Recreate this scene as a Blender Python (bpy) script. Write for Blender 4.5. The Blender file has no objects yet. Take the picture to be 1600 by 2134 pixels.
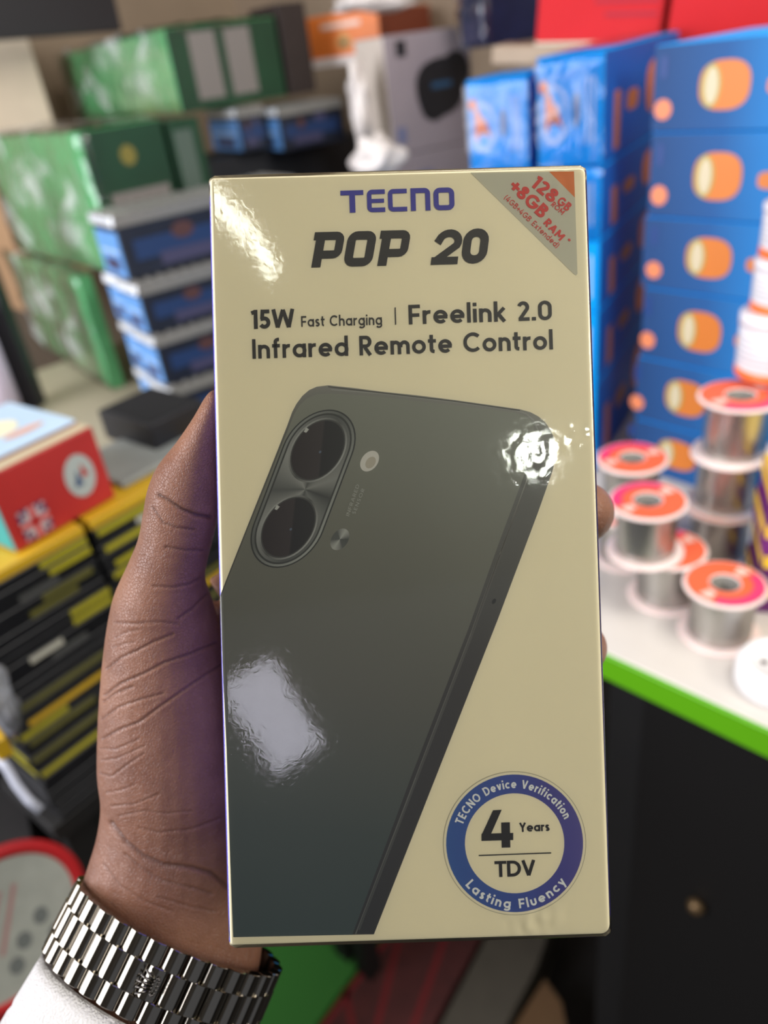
import bpy, bmesh, math, random
import numpy as np
from mathutils import Vector, Matrix, noise
random.seed(7)
PI = math.pi
C = bpy.context.scene.collection
# ------------------------------------------------------------------ camera
F_PX = 1600.0
PITCH, ROLL = math.radians(31), math.radians(-8)
CAM = Vector((0, 0, 1.45))
FW = Vector((0, math.cos(PITCH), -math.sin(PITCH)))
R0 = Vector((1, 0, 0)); U0 = Vector((0, math.sin(PITCH), math.cos(PITCH)))
RT = R0*math.cos(ROLL) + U0*math.sin(ROLL)
UP = -R0*math.sin(ROLL) + U0*math.cos(ROLL)
cam = bpy.data.cameras.new('camera'); camo = bpy.data.objects.new('camera', cam); C.objects.link(camo)
M3 = Matrix((RT, UP, -FW)).transposed()
camo.matrix_world = Matrix.Translation(CAM) @ M3.to_4x4()
cam.sensor_fit = 'HORIZONTAL'; cam.sensor_width = 26.0; cam.lens = 26.0
cam.clip_start = 0.01
cam.dof.use_dof = True; cam.dof.focus_distance = 0.186; cam.dof.aperture_fstop = 8.2
bpy.context.scene.camera = camo
# ------------------------------------------------------------------ world, lights, exposure
sc = bpy.context.scene
sc.view_settings.view_transform = 'Standard'; sc.view_settings.look = 'None'
sc.view_settings.gamma = 1; sc.view_settings.use_curve_mapping = False
sc.view_settings.exposure = 0.0
w = bpy.data.worlds.new('world'); sc.world = w; w.use_nodes = True
w.node_tree.nodes['Background'].inputs[0].default_value = (0.80, 0.84, 0.95, 1)
w.node_tree.nodes['Background'].inputs[1].default_value = 0.22

def aim(o, loc, target):
    o.location = loc
    o.rotation_euler = (Vector(target) - Vector(loc)).to_track_quat('-Z', 'Y').to_euler()
def area(name, loc, target, sx, sy, power, col):
    l = bpy.data.lights.new(name, 'AREA'); l.shape = 'RECTANGLE'; l.size = sx; l.size_y = sy
    l.energy = power; l.color = col
    o = bpy.data.objects.new(name, l); C.objects.link(o); aim(o, loc, target)
    return o
def bulb(name, loc, r, power, col):
    l = bpy.data.lights.new(name, 'POINT'); l.shadow_soft_size = r; l.energy = power; l.color = col
    o = bpy.data.objects.new(name, l); C.objects.link(o); o.location = loc
    return o
# unseen fill light added behind and to the right of the camera
area('rear_fill_light', (1.25, -0.9, 2.3), (0.0, 0.2, 1.3), 0.9, 0.6, 22, (1.0, 0.96, 0.86))
# daylight from the open shop front at the left
area('daylight_shop_front', (-1.55, -0.05, 1.75), (0.0, 0.6, 1.15), 1.2, 1.6, 54, (0.93, 0.94, 1.0))
# ceiling panel over the right counter
area('ceiling_panel_light', (0.55, 0.15, 2.45), (0.35, 0.75, 1.0), 0.7, 0.7, 14, (1.0, 0.97, 0.92))

# ------------------------------------------------------------------ geometry of view: pixel -> place in the shop
def ray(x, y): return FW + RT*((x-800)/F_PX) - UP*((y-1067)/F_PX)
def P(x, y, d): return CAM + ray(x, y)*d
def Zp(x, y, z):
    v = ray(x, y); return CAM + v*((z-CAM.z)/v.z)
def proj(p):
    q = p - CAM; z = q.dot(FW)
    return (800+F_PX*q.dot(RT)/z, 1067-F_PX*q.dot(UP)/z)
def yawv(deg): a = math.radians(deg); return Vector((math.cos(a), math.sin(a), 0))
def solve(o, dr, axis, target, mx=1.5):
    """length along dr from o at which the projected coordinate reaches target"""
    lo, hi = 0.0, mx
    s = 1 if proj(o+dr*0.01)[axis] > proj(o)[axis] else -1
    for _ in range(40):
        m = (lo+hi)/2
        if (proj(o+dr*m)[axis]-target)*s < 0: lo = m
        else: hi = m
    return (lo+hi)/2
def wall_hit(x, y, p0, yaw):
    """point where the sight line through a pixel meets the vertical plane through p0 along yaw"""
    d = yawv(yaw); n = Vector((-d.y, d.x, 0)); v = ray(x, y)
    return CAM + v*((p0-CAM).dot(n)/v.dot(n))

# ------------------------------------------------------------------ materials
def srgb(c):
    return tuple(((v/255)/12.92 if v/255 <= .04045 else ((v/255+.055)/1.055)**2.4) for v in c) + (1,)
MATS = {}
def mat(name, col, rough=.5, metal=0, coat=0, var=0.0, vscale=30, bump=0.0, bscale=60, spec=.5, sss=0, trans=0, emis=0, coord='Object'):
    if name in MATS: return MATS[name]
    m = bpy.data.materials.new(name); m.use_nodes = True; MATS[name] = m
    nt = m.node_tree; b = nt.nodes['Principled BSDF']
    b.inputs['Base Color'].default_value = srgb(col)
    b.inputs['Roughness'].default_value = rough; b.inputs['Metallic'].default_value = metal
    b.inputs['Coat Weight'].default_value = coat; b.inputs['Coat Roughness'].default_value = .08
    b.inputs['Specular IOR Level'].default_value = spec
    if trans: b.inputs['Transmission Weight'].default_value = trans
    if sss:
        b.inputs['Subsurface Weight'].default_value = sss; b.inputs['Subsurface Scale'].default_value = .004
        b.inputs['Subsurface Radius'].default_value = (1, .35, .2)
    if emis:
        b.inputs['Emission Color'].default_value = srgb(col); b.inputs['Emission Strength'].default_value = emis
    tc = nt.nodes.new('ShaderNodeTexCoord')
    if var:
        n = nt.nodes.new('ShaderNodeTexNoise'); n.inputs['Scale'].default_value = vscale; n.inputs['Detail'].default_value = 4
        nt.links.new(tc.outputs[coord], n.inputs['Vector'])
        r = nt.nodes.new('ShaderNodeMapRange'); r.inputs[1].default_value = .25; r.inputs[2].default_value = .75
        r.inputs[3].default_value = 1-var; r.inputs[4].default_value = 1+var
        nt.links.new(n.outputs['Fac'], r.inputs[0])
        h = nt.nodes.new('ShaderNodeHueSaturation'); h.inputs['Color'].default_value = srgb(col)
        nt.links.new(r.outputs[0], h.inputs['Value']); nt.links.new(h.outputs[0], b.inputs['Base Color'])
    if bump:
        n = nt.nodes.new('ShaderNodeTexNoise'); n.inputs['Scale'].default_value = bscale; n.inputs['Detail'].default_value = 3
        nt.links.new(tc.outputs[coord], n.inputs['Vector'])
        u = nt.nodes.new('ShaderNodeBump'); u.inputs['Strength'].default_value = bump; u.inputs['Distance'].default_value = .002
        nt.links.new(n.outputs['Fac'], u.inputs['Height']); nt.links.new(u.outputs[0], b.inputs['Normal'])
    return m
def film_mat(name, rough, gloss, bump, bscale, col=(1, 1, 1), veil=0.0, dist=.003):
    """clear plastic film: mostly lets light through, mirrors a little, optional milky veil"""
    if name in MATS: return MATS[name]
    m = bpy.data.materials.new(name); m.use_nodes = True; MATS[name] = m
    nt = m.node_tree; nt.nodes.remove(nt.nodes['Principled BSDF']); out = nt.nodes['Material Output']
    tr = nt.nodes.new('ShaderNodeBsdfTransparent'); gl = nt.nodes.new('ShaderNodeBsdfGlossy'); gl.inputs['Roughness'].default_value = rough
    tr.inputs[0].default_value = (*col, 1)
    lw = nt.nodes.new('ShaderNodeFresnel'); lw.inputs['IOR'].default_value = 1.5
    mr = nt.nodes.new('ShaderNodeMath'); mr.operation = 'MULTIPLY'; mr.inputs[1].default_value = gloss
    tc = nt.nodes.new('ShaderNodeTexCoord')
    n = nt.nodes.new('ShaderNodeTexNoise'); n.inputs['Scale'].default_value = bscale; n.inputs['Detail'].default_value = 3; n.inputs['Distortion'].default_value = 1.2
    nt.links.new(tc.outputs['Object'], n.inputs['Vector'])
    u = nt.nodes.new('ShaderNodeBump'); u.inputs['Strength'].default_value = bump; u.inputs['Distance'].default_value = dist
    nt.links.new(n.outputs['Fac'], u.inputs['Height']); nt.links.new(u.outputs[0], gl.inputs['Normal'])
    nt.links.new(u.outputs[0], lw.inputs['Normal'])
    nt.links.new(lw.outputs[0], mr.inputs[0])
    mx = nt.nodes.new('ShaderNodeMixShader'); nt.links.new(mr.outputs[0], mx.inputs[0])
    nt.links.new(tr.outputs[0], mx.inputs[1]); nt.links.new(gl.outputs[0], mx.inputs[2])
    last = mx
    if veil:
        df = nt.nodes.new('ShaderNodeBsdfDiffuse'); df.inputs[0].default_value = (.85, .9, .88, 1)
        r2 = nt.nodes.new('ShaderNodeMapRange'); r2.inputs[1].default_value = .52; r2.inputs[2].default_value = .72
        r2.inputs[3].default_value = 0; r2.inputs[4].default_value = veil
        nt.links.new(n.outputs['Fac'], r2.inputs[0])
        m2 = nt.nodes.new('ShaderNodeMixShader'); nt.links.new(r2.outputs[0], m2.inputs[0])
        nt.links.new(mx.outputs[0], m2.inputs[1]); nt.links.new(df.outputs[0], m2.inputs[2]); last = m2
    nt.links.new(last.outputs[0], out.inputs[0])
    return m

# ------------------------------------------------------------------ object helpers
def thing(name, label, cat, mw=None, group=None):
    o = bpy.data.objects.new(name, None); C.objects.link(o); o.empty_display_size = .02
    if mw is not None: o.matrix_world = mw
    o['label'] = label; o['category'] = cat
    if group: o['group'] = group
    return o
def link(name, me, m, parent=None, label=None, kind=None):
    o = bpy.data.objects.new(name, me); C.objects.link(o)
    if m is not None and not me.materials: me.materials.append(m)
    if parent: o.parent = parent
    if label: o['label'] = label
    if kind: o['kind'] = kind
    return o
def mesh(vs, fs, smooth=False, name='mesh'):
    me = bpy.data.meshes.new(name); me.from_pydata([tuple(v) for v in vs], [], fs); me.update()
    if smooth:
        for p in me.polygons: p.use_smooth = True
    return me
def frombm(bm, smooth=False):
    bmesh.ops.recalc_face_normals(bm, faces=bm.faces)
    me = bpy.data.meshes.new('mesh'); bm.to_mesh(me); bm.free()
    if smooth:
        for p in me.polygons: p.use_smooth = True
    return me
def boxmesh(x0, x1, y0, y1, z0, z1, bev=.001, seg=1, mw=None):
    bm = bmesh.new(); bmesh.ops.create_cube(bm, size=1)
    for v in bm.verts:
        v.co = Vector((x0 if v.co.x < 0 else x1, y0 if v.co.y < 0 else y1, z0 if v.co.z < 0 else z1))
    if bev: bmesh.ops.bevel(bm, geom=bm.edges[:]+bm.verts[:], offset=bev, segments=seg, affect='EDGES')
    if mw: bmesh.ops.transform(bm, matrix=mw, verts=bm.verts)
    return frombm(bm)
def lathe(profile, n=40, smooth=True, closed=False):
    vs, fs = [], []; k = len(profile)
    for i in range(n):
        a = 2*PI*i/n
        for r, z in profile: vs.append((r*math.cos(a), r*math.sin(a), z))
    for i in range(n):
        j = (i+1) % n
        for q in range(k if closed else k-1):
            q2 = (q+1) % k
            fs.append((i*k+q, j*k+q, j*k+q2, i*k+q2))
    return mesh(vs, fs, smooth)
def frame(o, yaw, tilt=None):
    m = Matrix.Translation(o) @ Matrix.Rotation(math.radians(yaw), 4, 'Z')
    if tilt: m = m @ Matrix.Rotation(math.radians(tilt[1]), 4, tilt[0])
    return m
# face coordinates of a carton whose near vertical edge is its local z axis
def fpt(face, u, v, e, L=0, D=0, H=0):
    if face == 'R': return (u, -e, v)
    if face == 'L': return (-e, u, v)
    if face == 'T': return (u, v, H+e)
def decal(par, face, pts, m, name='print', e=.0004, H=0, label=None):
    return link(name, mesh([fpt(face, u, v, e, H=H) for u, v in pts], [tuple(range(len(pts)))]), m, par, label)
def rect(u0, v0, u1, v1): return [(u0, v0), (u1, v0), (u1, v1), (u0, v1)]
def ell(cu, cv, ru, rv, n=28, rot=0, sq=1.0):
    o = []
    for i in range(n):
        a = 2*PI*i/n; x = math.copysign(abs(math.cos(a))**sq, math.cos(a))*ru; y = math.copysign(abs(math.sin(a))**sq, math.sin(a))*rv
        o.append((cu+x*math.cos(rot)-y*math.sin(rot), cv+x*math.sin(rot)+y*math.cos(rot)))
    return o
def carton(name, label, cat, o, yaw, L, D, H, m, group=None, tilt=None, bev=.0012, body='body', mL=None):
    """carton with near vertical edge at o (base), right face along yaw, left face going away at yaw+90"""
    t = thing(name, label, cat, frame(o, yaw, tilt), group)
    b = link(body, boxmesh(0, L, 0, D, 0, H, bev), m, t)
    t['L'] = L; t['D'] = D; t['H'] = H
    for k in ('L', 'D', 'H'): del t[k]
    return t
def wrap(par, L, D, H, m, n=14, amp=.003, seed=0, label=None, off=.002, top=True):
    """loose clear wrap standing a little off the carton, creased"""
    bm = bmesh.new(); bmesh.ops.create_cube(bm, size=1)
    for v in bm.verts:
        v.co = Vector((-off if v.co.x < 0 else L+off, -off if v.co.y < 0 else D+off, .0002 if v.co.z < 0 else H+off))
    bmesh.ops.subdivide_edges(bm, edges=bm.edges[:], cuts=n, use_grid_fill=True)
    for v in bm.verts:
        p = v.co.copy()
        k = abs(noise.noise(p*38+Vector((seed, 0, 0)))) * amp*1.6 + abs(noise.noise(p*90+Vector((0, seed, 0))))*amp*.7
        if v.co.z < .001: k = 0
        d = Vector((-1 if p.x < L*.02 else (1 if p.x > L*.98 else 0), -1 if p.y < D*.02 else (1 if p.y > D*.98 else 0), 1 if p.z > H*.98 else 0))
        v.co += d*k
    bm.normal_update()
    for f in [f for f in bm.faces if not (f.calc_center_median().x < L*.02 or f.calc_center_median().z > H*.99)]: bm.faces.remove(f)
    return link('plastic_wrap', frombm(bm, True), m, par, label or 'clear creased plastic wrap')

# colours
M_white = mat('counter_white', (208, 201, 194), .35, var=.03)
M_green_edge = mat('green_edge', (92, 165, 10), .4)
M_dark = mat('dark_cabinet', (14, 12, 11), .7, var=.2)
M_brown = mat('brown_timber', (70, 50, 38), .6, var=.2)
M_wall = mat('wall_paint', (150, 132, 112), .85, var=.12, vscale=4)
M_floor = mat('floor_cement', (40, 38, 37), .8, var=.3, vscale=8)
M_ceil = mat('ceiling_board', (150, 146, 140), .8, var=.05)

# ------------------------------------------------------------------ the setting
def struct(name, me, m, parent=None):
    o = link(name, me, m, parent)
    if not parent: o['kind'] = 'structure'
    return o
def slabxy(pts, z0, z1):
    n = len(pts)
    vs = [(x, y, z0) for x, y in pts]+[(x, y, z1) for x, y in pts]
    fs = [tuple(range(n))[::-1], tuple(range(n, 2*n))]+[(i, (i+1) % n, n+(i+1) % n, n+i) for i in range(n)]
    return mesh(vs, fs)
KX, KY = -.20, 2.40
dl = yawv(220); dr_ = yawv(-52)
def wallmesh(a, b, th, z0=0, z1=2.7):
    d = (b-a).normalized(); n = Vector((-d.y, d.x, 0))*th
    return slabxy([(a.x, a.y), (b.x, b.y), (b.x+n.x, b.y+n.y), (a.x+n.x, a.y+n.y)], z0, z1)
K = Vector((KX, KY, 0))
struct('wall_back', wallmesh(K+yawv(40)*.0, K+dl*3.2, -.1), M_wall)
struct('wall_right', wallmesh(K, K+dr_*4.2, .1), M_wall)
struct('floor', slabxy([(-4, -2.6), (3.5, -2.6), (3.5, 3.2), (-4, 3.2)], -.05, 0), M_floor)
struct('ceiling', slabxy([(-4, -2.6), (3.5, -2.6), (3.5, 3.2), (-4, 3.2)], 2.7, 2.75), M_ceil)
struct('wall_left', slabxy([(-2.3, -2.6), (-2.2, -2.6), (-2.2, .7), (-2.3, .7)], 0, 2.7), M_wall)

CZ = 1.03
# right counter: white top with green edging, dark carcass below
e0 = Zp(1255, 1360, CZ); ed = yawv(-49); en = yawv(41)
ctr = thing('shop_counter', 'white topped shop counter with bright green front edging at the right', 'counter', frame(Vector((e0.x, e0.y, 0)), -49))
link('worktop', boxmesh(-.34, .9, .002, .55, CZ-.022, CZ, .001), M_white, ctr)
link('edging', boxmesh(-.34, .9, -.002, .002, CZ-.0235, CZ-.0005, .0005), M_green_edge, ctr, 'bright green edging strip')
link('carcass', boxmesh(-.06, .86, .12, .5, 0, CZ-.022, .001), M_dark, ctr)
link('rail', boxmesh(-.30, .86, .05, .09, CZ-.075, CZ-.03, .001), M_brown, ctr, 'brown timber rail')
link('panel', boxmesh(-.02, .40, .115, .119, .1, CZ-.13, .001), mat('panel_black', (17, 15, 14), .5), ctr)
kb = link('knob', lathe([(0, 0), (.008, 0), (.010, .006), (.006, .012), (0, .013)], 16), mat('brass_knob', (120, 96, 66), .4, .6), ctr)
kb.location = (.06, .115, .62); kb.rotation_euler = (PI/2, 0, 0)

# ------------------------------------------------------------------ the phone box (front, 88 x 178 mm) and its print
BW, BH, BD = .0880, .1785, .050
BC = P(800+F_PX*.0058/.1785, 1067+F_PX*.0097/.1785, .1785)
rotb = Matrix.Rotation(.0291, 3, 'Z') @ Matrix.Rotation(-.0129, 3, 'X') @ Matrix.Rotation(.0027, 3, 'Y')
B3 = M3 @ rotb
BOXM = Matrix.Translation(BC) @ B3.to_4x4()      # local: x right, y up, z out of the front
BOXI = BOXM.inverted()
bn = (B3 @ Vector((0, 0, 1))).normalized()
def bx(x, y):
    """pixel on the box front -> local (x,y) in metres"""
    v = ray(x, y); t = (BC-CAM).dot(bn)/v.dot(bn); q = BOXI @ (CAM+v*t)
    return (q.x, q.y)
pb = thing('phone_box', 'cream smartphone retail box in clear shrink wrap, held upright in the hand', 'box', BOXM)
# rounded-corner carton, cream front, blue-violet long sides
def box_body():
    def outline_(ins):
        o = []
        for cx, cy, sxn, syn, rad, a0 in ((1, 1, 1, 1, .0013, 0), (-1, 1, -1, 1, .0010, 90), (-1, -1, -1, -1, .0006, 180), (1, -1, 1, -1, .0022, 270)):
            for q in range(6):
                a_ = math.radians(a0+90*q/5); rad_ = max(rad-ins, .0001)
                o.append((cx*(BW/2-ins-rad_)+rad_*math.cos(a_), cy*(BH/2-ins-rad_)+rad_*math.sin(a_)))
        return o
    rings = [(.00055, 0), (.00022, -.00012), (.00004, -.0004), (0, -.0008), (0, -BD+.0008), (.00055, -BD)]
    vs, fs, mi = [], [], []
    for ins, z in rings: vs += [(x, y, z) for x, y in outline_(ins)]
    n = 24
    for k in range(len(rings)-1):
        for i in range(n):
            j = (i+1) % n; fs.append((k*n+i, k*n+j, (k+1)*n+j, (k+1)*n+i))
            side = i in (5, 17, 23, 11) ; vert = i in (11, 23)
            mi.append(1 if (k == 3 and vert) or (k == 3 and i in (0, 1, 10, 12, 22, 21)) else 0)
    fs.append(tuple(range(n))); mi.append(0); fs.append(tuple(range(5*n, 6*n))[::-1]); mi.append(1)
    me = mesh([(x, y, z) for x, y, z in vs], fs)
    for p_, m_ in zip(me.polygons, mi): p_.material_index = m_; 
    return me
me = box_body()
me.materials.append(mat('box_cream', (240, 229, 194), .45, var=.015, vscale=12))
me.materials.append(mat('box_violet', (104, 98, 196), .4))
bmx = bmesh.new(); bmx.from_mesh(me); bmesh.ops.recalc_face_normals(bmx, faces=bmx.faces); bmx.to_mesh(me); bmx.free()
link('carton_body', me, None, pb)
PR = {}
def pmat(name, col, **k): return mat('print_'+name, col, .45, **k)
K_BLACK = pmat('charcoal', (52, 48, 44)); K_BLUE = pmat('blue', (72, 68, 160)); K_RED = pmat('red', (208, 62, 50)); K_WHITE = pmat('white', (238, 238, 232))
ZL = [.00005]
def face_print(name, polys, m, layer, label=None, parent=pb, smooth=False):
    """polys: list of local xy polygons, printed on the front"""
    vs, fs = [], []
    for i_, p in enumerate(polys):
        k = len(vs); vs += [(x, y, layer*.000012+.00002+(i_ % 9)*1.1e-6) for x, y in p]; fs.append(tuple(range(k, k+len(p))))
    return link(name, mesh(vs, fs), m, parent, label)
def gradmat(name, stops, p0, p1, rough=.4, metal=0, extra=None):
    """linear print gradient between two local points"""
    m = bpy.data.materials.new(name); m.use_nodes = True; nt = m.node_tree; b = nt.nodes['Principled BSDF']
    b.inputs['Roughness'].default_value = rough
    tc = nt.nodes.new('ShaderNodeTexCoord'); d = Vector((p1[0]-p0[0], p1[1]-p0[1], 0)); L2 = d.length_squared
    sub = nt.nodes.new('ShaderNodeVectorMath'); sub.operation = 'SUBTRACT'; sub.inputs[1].default_value = (p0[0], p0[1], 0)
    dot = nt.nodes.new('ShaderNodeVectorMath'); dot.operation = 'DOT_PRODUCT'; dot.inputs[1].default_value = d/L2
    nt.links.new(tc.outputs['Object'], sub.inputs[0]); nt.links.new(sub.outputs[0], dot.inputs[0])
    cr = nt.nodes.new('ShaderNodeValToRGB'); nt.links.new(dot.outputs['Value'], cr.inputs[0])
    while len(cr.color_ramp.elements) < len(stops): cr.color_ramp.elements.new(.5)
    for e, (t, c) in zip(cr.color_ramp.elements, stops): e.position = t; e.color = srgb(c)
    nt.links.new(cr.outputs[0], b.inputs['Base Color'])
    return m
def conemat(name, c, stops, rough=.35):
    """conical (swirl) print gradient about a local point"""
    m = bpy.data.materials.new(name); m.use_nodes = True; nt = m.node_tree; b = nt.nodes['Principled BSDF']
    b.inputs['Roughness'].default_value = rough
    tc = nt.nodes.new('ShaderNodeTexCoord'); mp = nt.nodes.new('ShaderNodeMapping'); mp.inputs['Location'].default_value = (-c[0], -c[1], 0)
    g = nt.nodes.new('ShaderNodeTexGradient'); g.gradient_type = 'RADIAL'
    nt.links.new(tc.outputs['Object'], mp.inputs[0]); nt.links.new(mp.outputs[0], g.inputs[0])
    cr = nt.nodes.new('ShaderNodeValToRGB'); nt.links.new(g.outputs['Fac'], cr.inputs[0])
    while len(cr.color_ramp.elements) < len(stops): cr.color_ramp.elements.new(.5)
    for e, (t, q) in zip(cr.color_ramp.elements, stops): e.position = t; e.color = srgb(q)
    nt.links.new(cr.outputs[0], b.inputs['Base Color'])
    return m
def pp(lst): return [bx(x, y) for x, y in lst]

# --- phone picture
outline = [(458, 1243), (476, 1196), (520, 1085), (560, 985), (598, 888), (609, 858), (618, 841), (630, 825), (644, 813), (660, 806), (684, 803), (740, 809), (793, 816), (870, 824), (949, 834), (1020, 844), (1083, 853), (1105, 859), (1122, 868), (1136, 880), (1147, 896), (1155, 914), (1159, 934), (1157, 957), (1150, 985), (1120, 1070), (1037, 1291), (779, 1947), (486, 1953), (480, 1800), (472, 1560), (464, 1390)]
def inset_left(pts):  # keep the print on the box front, just short of its rounded edge
    return pts
pic = face_print('phone_picture', [pp(outline)], gradmat('print_phone_frame', [(0, (142, 140, 130)), (.12, (98, 96, 88)), (.5, (64, 60, 55)), (1, (50, 50, 48))], bx(900, 800), bx(760, 1950)), 1, 'printed picture of a grey smartphone seen from the back')
def ppl(*a): return pp(a)
back = [(458, 1249), (478, 1198), (522, 1088), (562, 990), (601, 893), (612, 865), (624, 845), (640, 830), (660, 822), (690, 820), (793, 827), (949, 845), (1060, 858), (1088, 864), (1104, 874), (1112, 890), (1113, 912), (1105, 950), (1089, 998), (1037, 1138), (975, 1312), (860, 1610), (734, 1948), (486, 1952), (480, 1800), (472, 1560), (464, 1390)]
face_print('back_plate', [pp(back)], gradmat('print_phone_back', [(0, (134, 135, 121)), (.25, (116, 115, 101)), (.55, (98, 97, 86)), (.8, (72, 81, 76)), (1, (62, 76, 74))], bx(700, 800), bx(560, 1950)), 2, None, pic)
# bright line along frame edge
def ribbon(pts, w):
    """constant width ribbon (mitred) along local xy points -> quads"""
    pts = [p for i, p in enumerate(pts) if i == 0 or abs(p[0]-pts[i-1][0])+abs(p[1]-pts[i-1][1]) > 1e-6]
    n = len(pts); closed = (abs(pts[0][0]-pts[-1][0])+abs(pts[0][1]-pts[-1][1])) < 1e-9 and n > 3
    P_ = [Vector(p) for p in pts]
    if closed: P_ = P_[:-1]; n -= 1
    L, Rr = [], []
    for i in range(n):
        a = P_[(i-1) % n] if (closed or i > 0) else None
        b = P_[(i+1) % n] if (closed or i < n-1) else None
        t1 = (P_[i]-a).normalized() if a is not None else None
        t2 = (b-P_[i]).normalized() if b is not None else None
        if t1 is None: t1 = t2
        if t2 is None: t2 = t1
        n1 = Vector((-t1.y, t1.x)); n2 = Vector((-t2.y, t2.x)); m_ = n1+n2
        if m_.length < 1e-6: m_ = n1.copy()
        m_.normalize(); k = max(.35, m_.dot(n1)); off = m_*(w/2/k)
        L.append(P_[i]+off); Rr.append(P_[i]-off)
    q = []
    for i in range(n if closed else n-1):
        j = (i+1) % n
        q.append([tuple(L[i]), tuple(Rr[i]), tuple(Rr[j]), tuple(L[j])])
    return q
PXM = .1785/1600      # metres per photo pixel on the box front
edge_line = [(690, 812), (793, 820), (949, 838), (1070, 854), (1096, 862), (1112, 876), (1122, 900), (1122, 930), (1112, 960), (1094, 1010), (1043, 1150), (981, 1320), (866, 1620), (741, 1946)]
face_print('frame_line', ribbon(pp(edge_line), 2.2*PXM), gradmat('print_line', [(0, (150, 150, 140)), (.3, (120, 116, 106)), (1, (110, 110, 104))], bx(700, 800), bx(740, 1940)), 3, None, pic)
face_print('frame_glint', ribbon(pp([(1085, 1040), (1043, 1156), (981, 1328), (866, 1628), (747, 1938)]), 5*PXM), gradmat('print_glint', [(0, (92, 88, 80)), (.6, (84, 83, 77)), (1, (74, 76, 72))], bx(1085, 1040), bx(747, 1940)), 3, None, pic)
face_print('frame_glint', ribbon(pp([(684, 806), (793, 818.5), (949, 836.5), (1083, 855.5)]), 2*PXM), pmat('topglint', (70, 68, 62)), 4, None, pic)
es = Vector((.992, .125)); el_ = Vector((-.36, .933))
def phell(c, rs, rl, n=40, a0=0, a1=2*PI):
    return [(c[0]+es.x*rs*math.cos(t)+el_.x*rl*math.sin(t), c[1]+es.y*rs*math.cos(t)+el_.y*rl*math.sin(t)) for t in [a0+(a1-a0)*i/n for i in range(n+(0 if a1-a0 > 6.28 else 1))]]
LA, LB = (662, 938), (601, 1099)
def capsule(rs, rl):
    """hull of two ellipses (upper half round lens A, lower half round lens B)"""
    return phell(LA, rs, rl, 24, PI, 2*PI) + phell(LB, rs, rl, 24, 0, PI)
isl = face_print('camera_island', [pp(capsule(73, 90))], pmat('island_shadow', (52, 53, 49)), 3, None, pic)
face_print('island_rim', [pp(capsule(70, 87))], gradmat('print_rim', [(0, (150, 152, 144)), (.5, (96, 97, 90)), (1, (158, 160, 150))], bx(560, 900), bx(735, 1020)), 4, None, pic)
face_print('island_groove', [pp(capsule(65, 82))], pmat('island_groove', (62, 63, 58)), 5, None, pic)
face_print('island_plate', [pp(capsule(61.5, 78))], conemat('print_plate', bx(636, 1020), [(0, (92, 93, 88)), (.1, (150, 150, 142)), (.2, (84, 85, 80)), (.32, (120, 121, 114)), (.44, (70, 71, 67)), (.55, (140, 140, 132)), (.68, (86, 87, 82)), (.82, (150, 150, 142)), (1, (92, 93, 88))]), 6, None, pic)
for c in (LA, LB):
    lr = face_print('lens_ring', [pp(phell(c, 56, 72))], gradmat('print_ring', [(0, (168, 168, 160)), (.5, (84, 84, 78)), (1, (176, 176, 168))], bx(c[0]-50, c[1]-40), bx(c[0]+50, c[1]+40)), 7, None, pic)
    face_print('lens_ring_inner', [pp(phell(c, 52.5, 68))], pmat('ring_inner', (70, 70, 65)), 8, None, pic)
    face_print('lens', [pp(phell(c, 50, 65))], gradmat('print_lens', [(0, (46, 38, 36)), (.55, (58, 50, 48)), (.6, (34, 32, 31)), (1, (40, 38, 36))], bx(c[0]-50, c[1]), bx(c[0]+50, c[1]+10)), 9, None, pic)
    face_print('lens_spot', [pp(phell((c[0]+5, c[1]+4), 2.5, 3, 12))], pmat('spot', (92, 104, 120)), 10, None, pic)
    face_print('ring_glint', [pp([(c[0]-29, c[1]-38), (c[0]-24, c[1]-47), (c[0]-18, c[1]-43), (c[0]-24, c[1]-36)])], pmat('ringglint', (190, 190, 180)), 10, None, pic)
face_print('flash', [pp(phell((770, 961), 18, 23))], pmat('flash_rim', (206, 202, 190)), 3, None, pic)
face_print('flash_core', [pp(phell((772, 964), 10, 13))], pmat('flash_core', (178, 170, 152)), 4, None, pic)
face_print('disc', [pp(phell((708, 1124), 18, 24))], conemat('print_disc', bx(708, 1124), [(0, (90, 92, 86)), (.15, (170, 170, 160)), (.3, (88, 90, 84)), (.5, (80, 82, 76)), (.65, (172, 172, 162)), (.8, (88, 90, 84)), (1, (90, 92, 86))]), 3, None, pic)
face_print('microphone_hole', [pp(phell((1029, 1253), 4, 6, 14))], pmat('hole', (28, 26, 24)), 3, None, pic)

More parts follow.
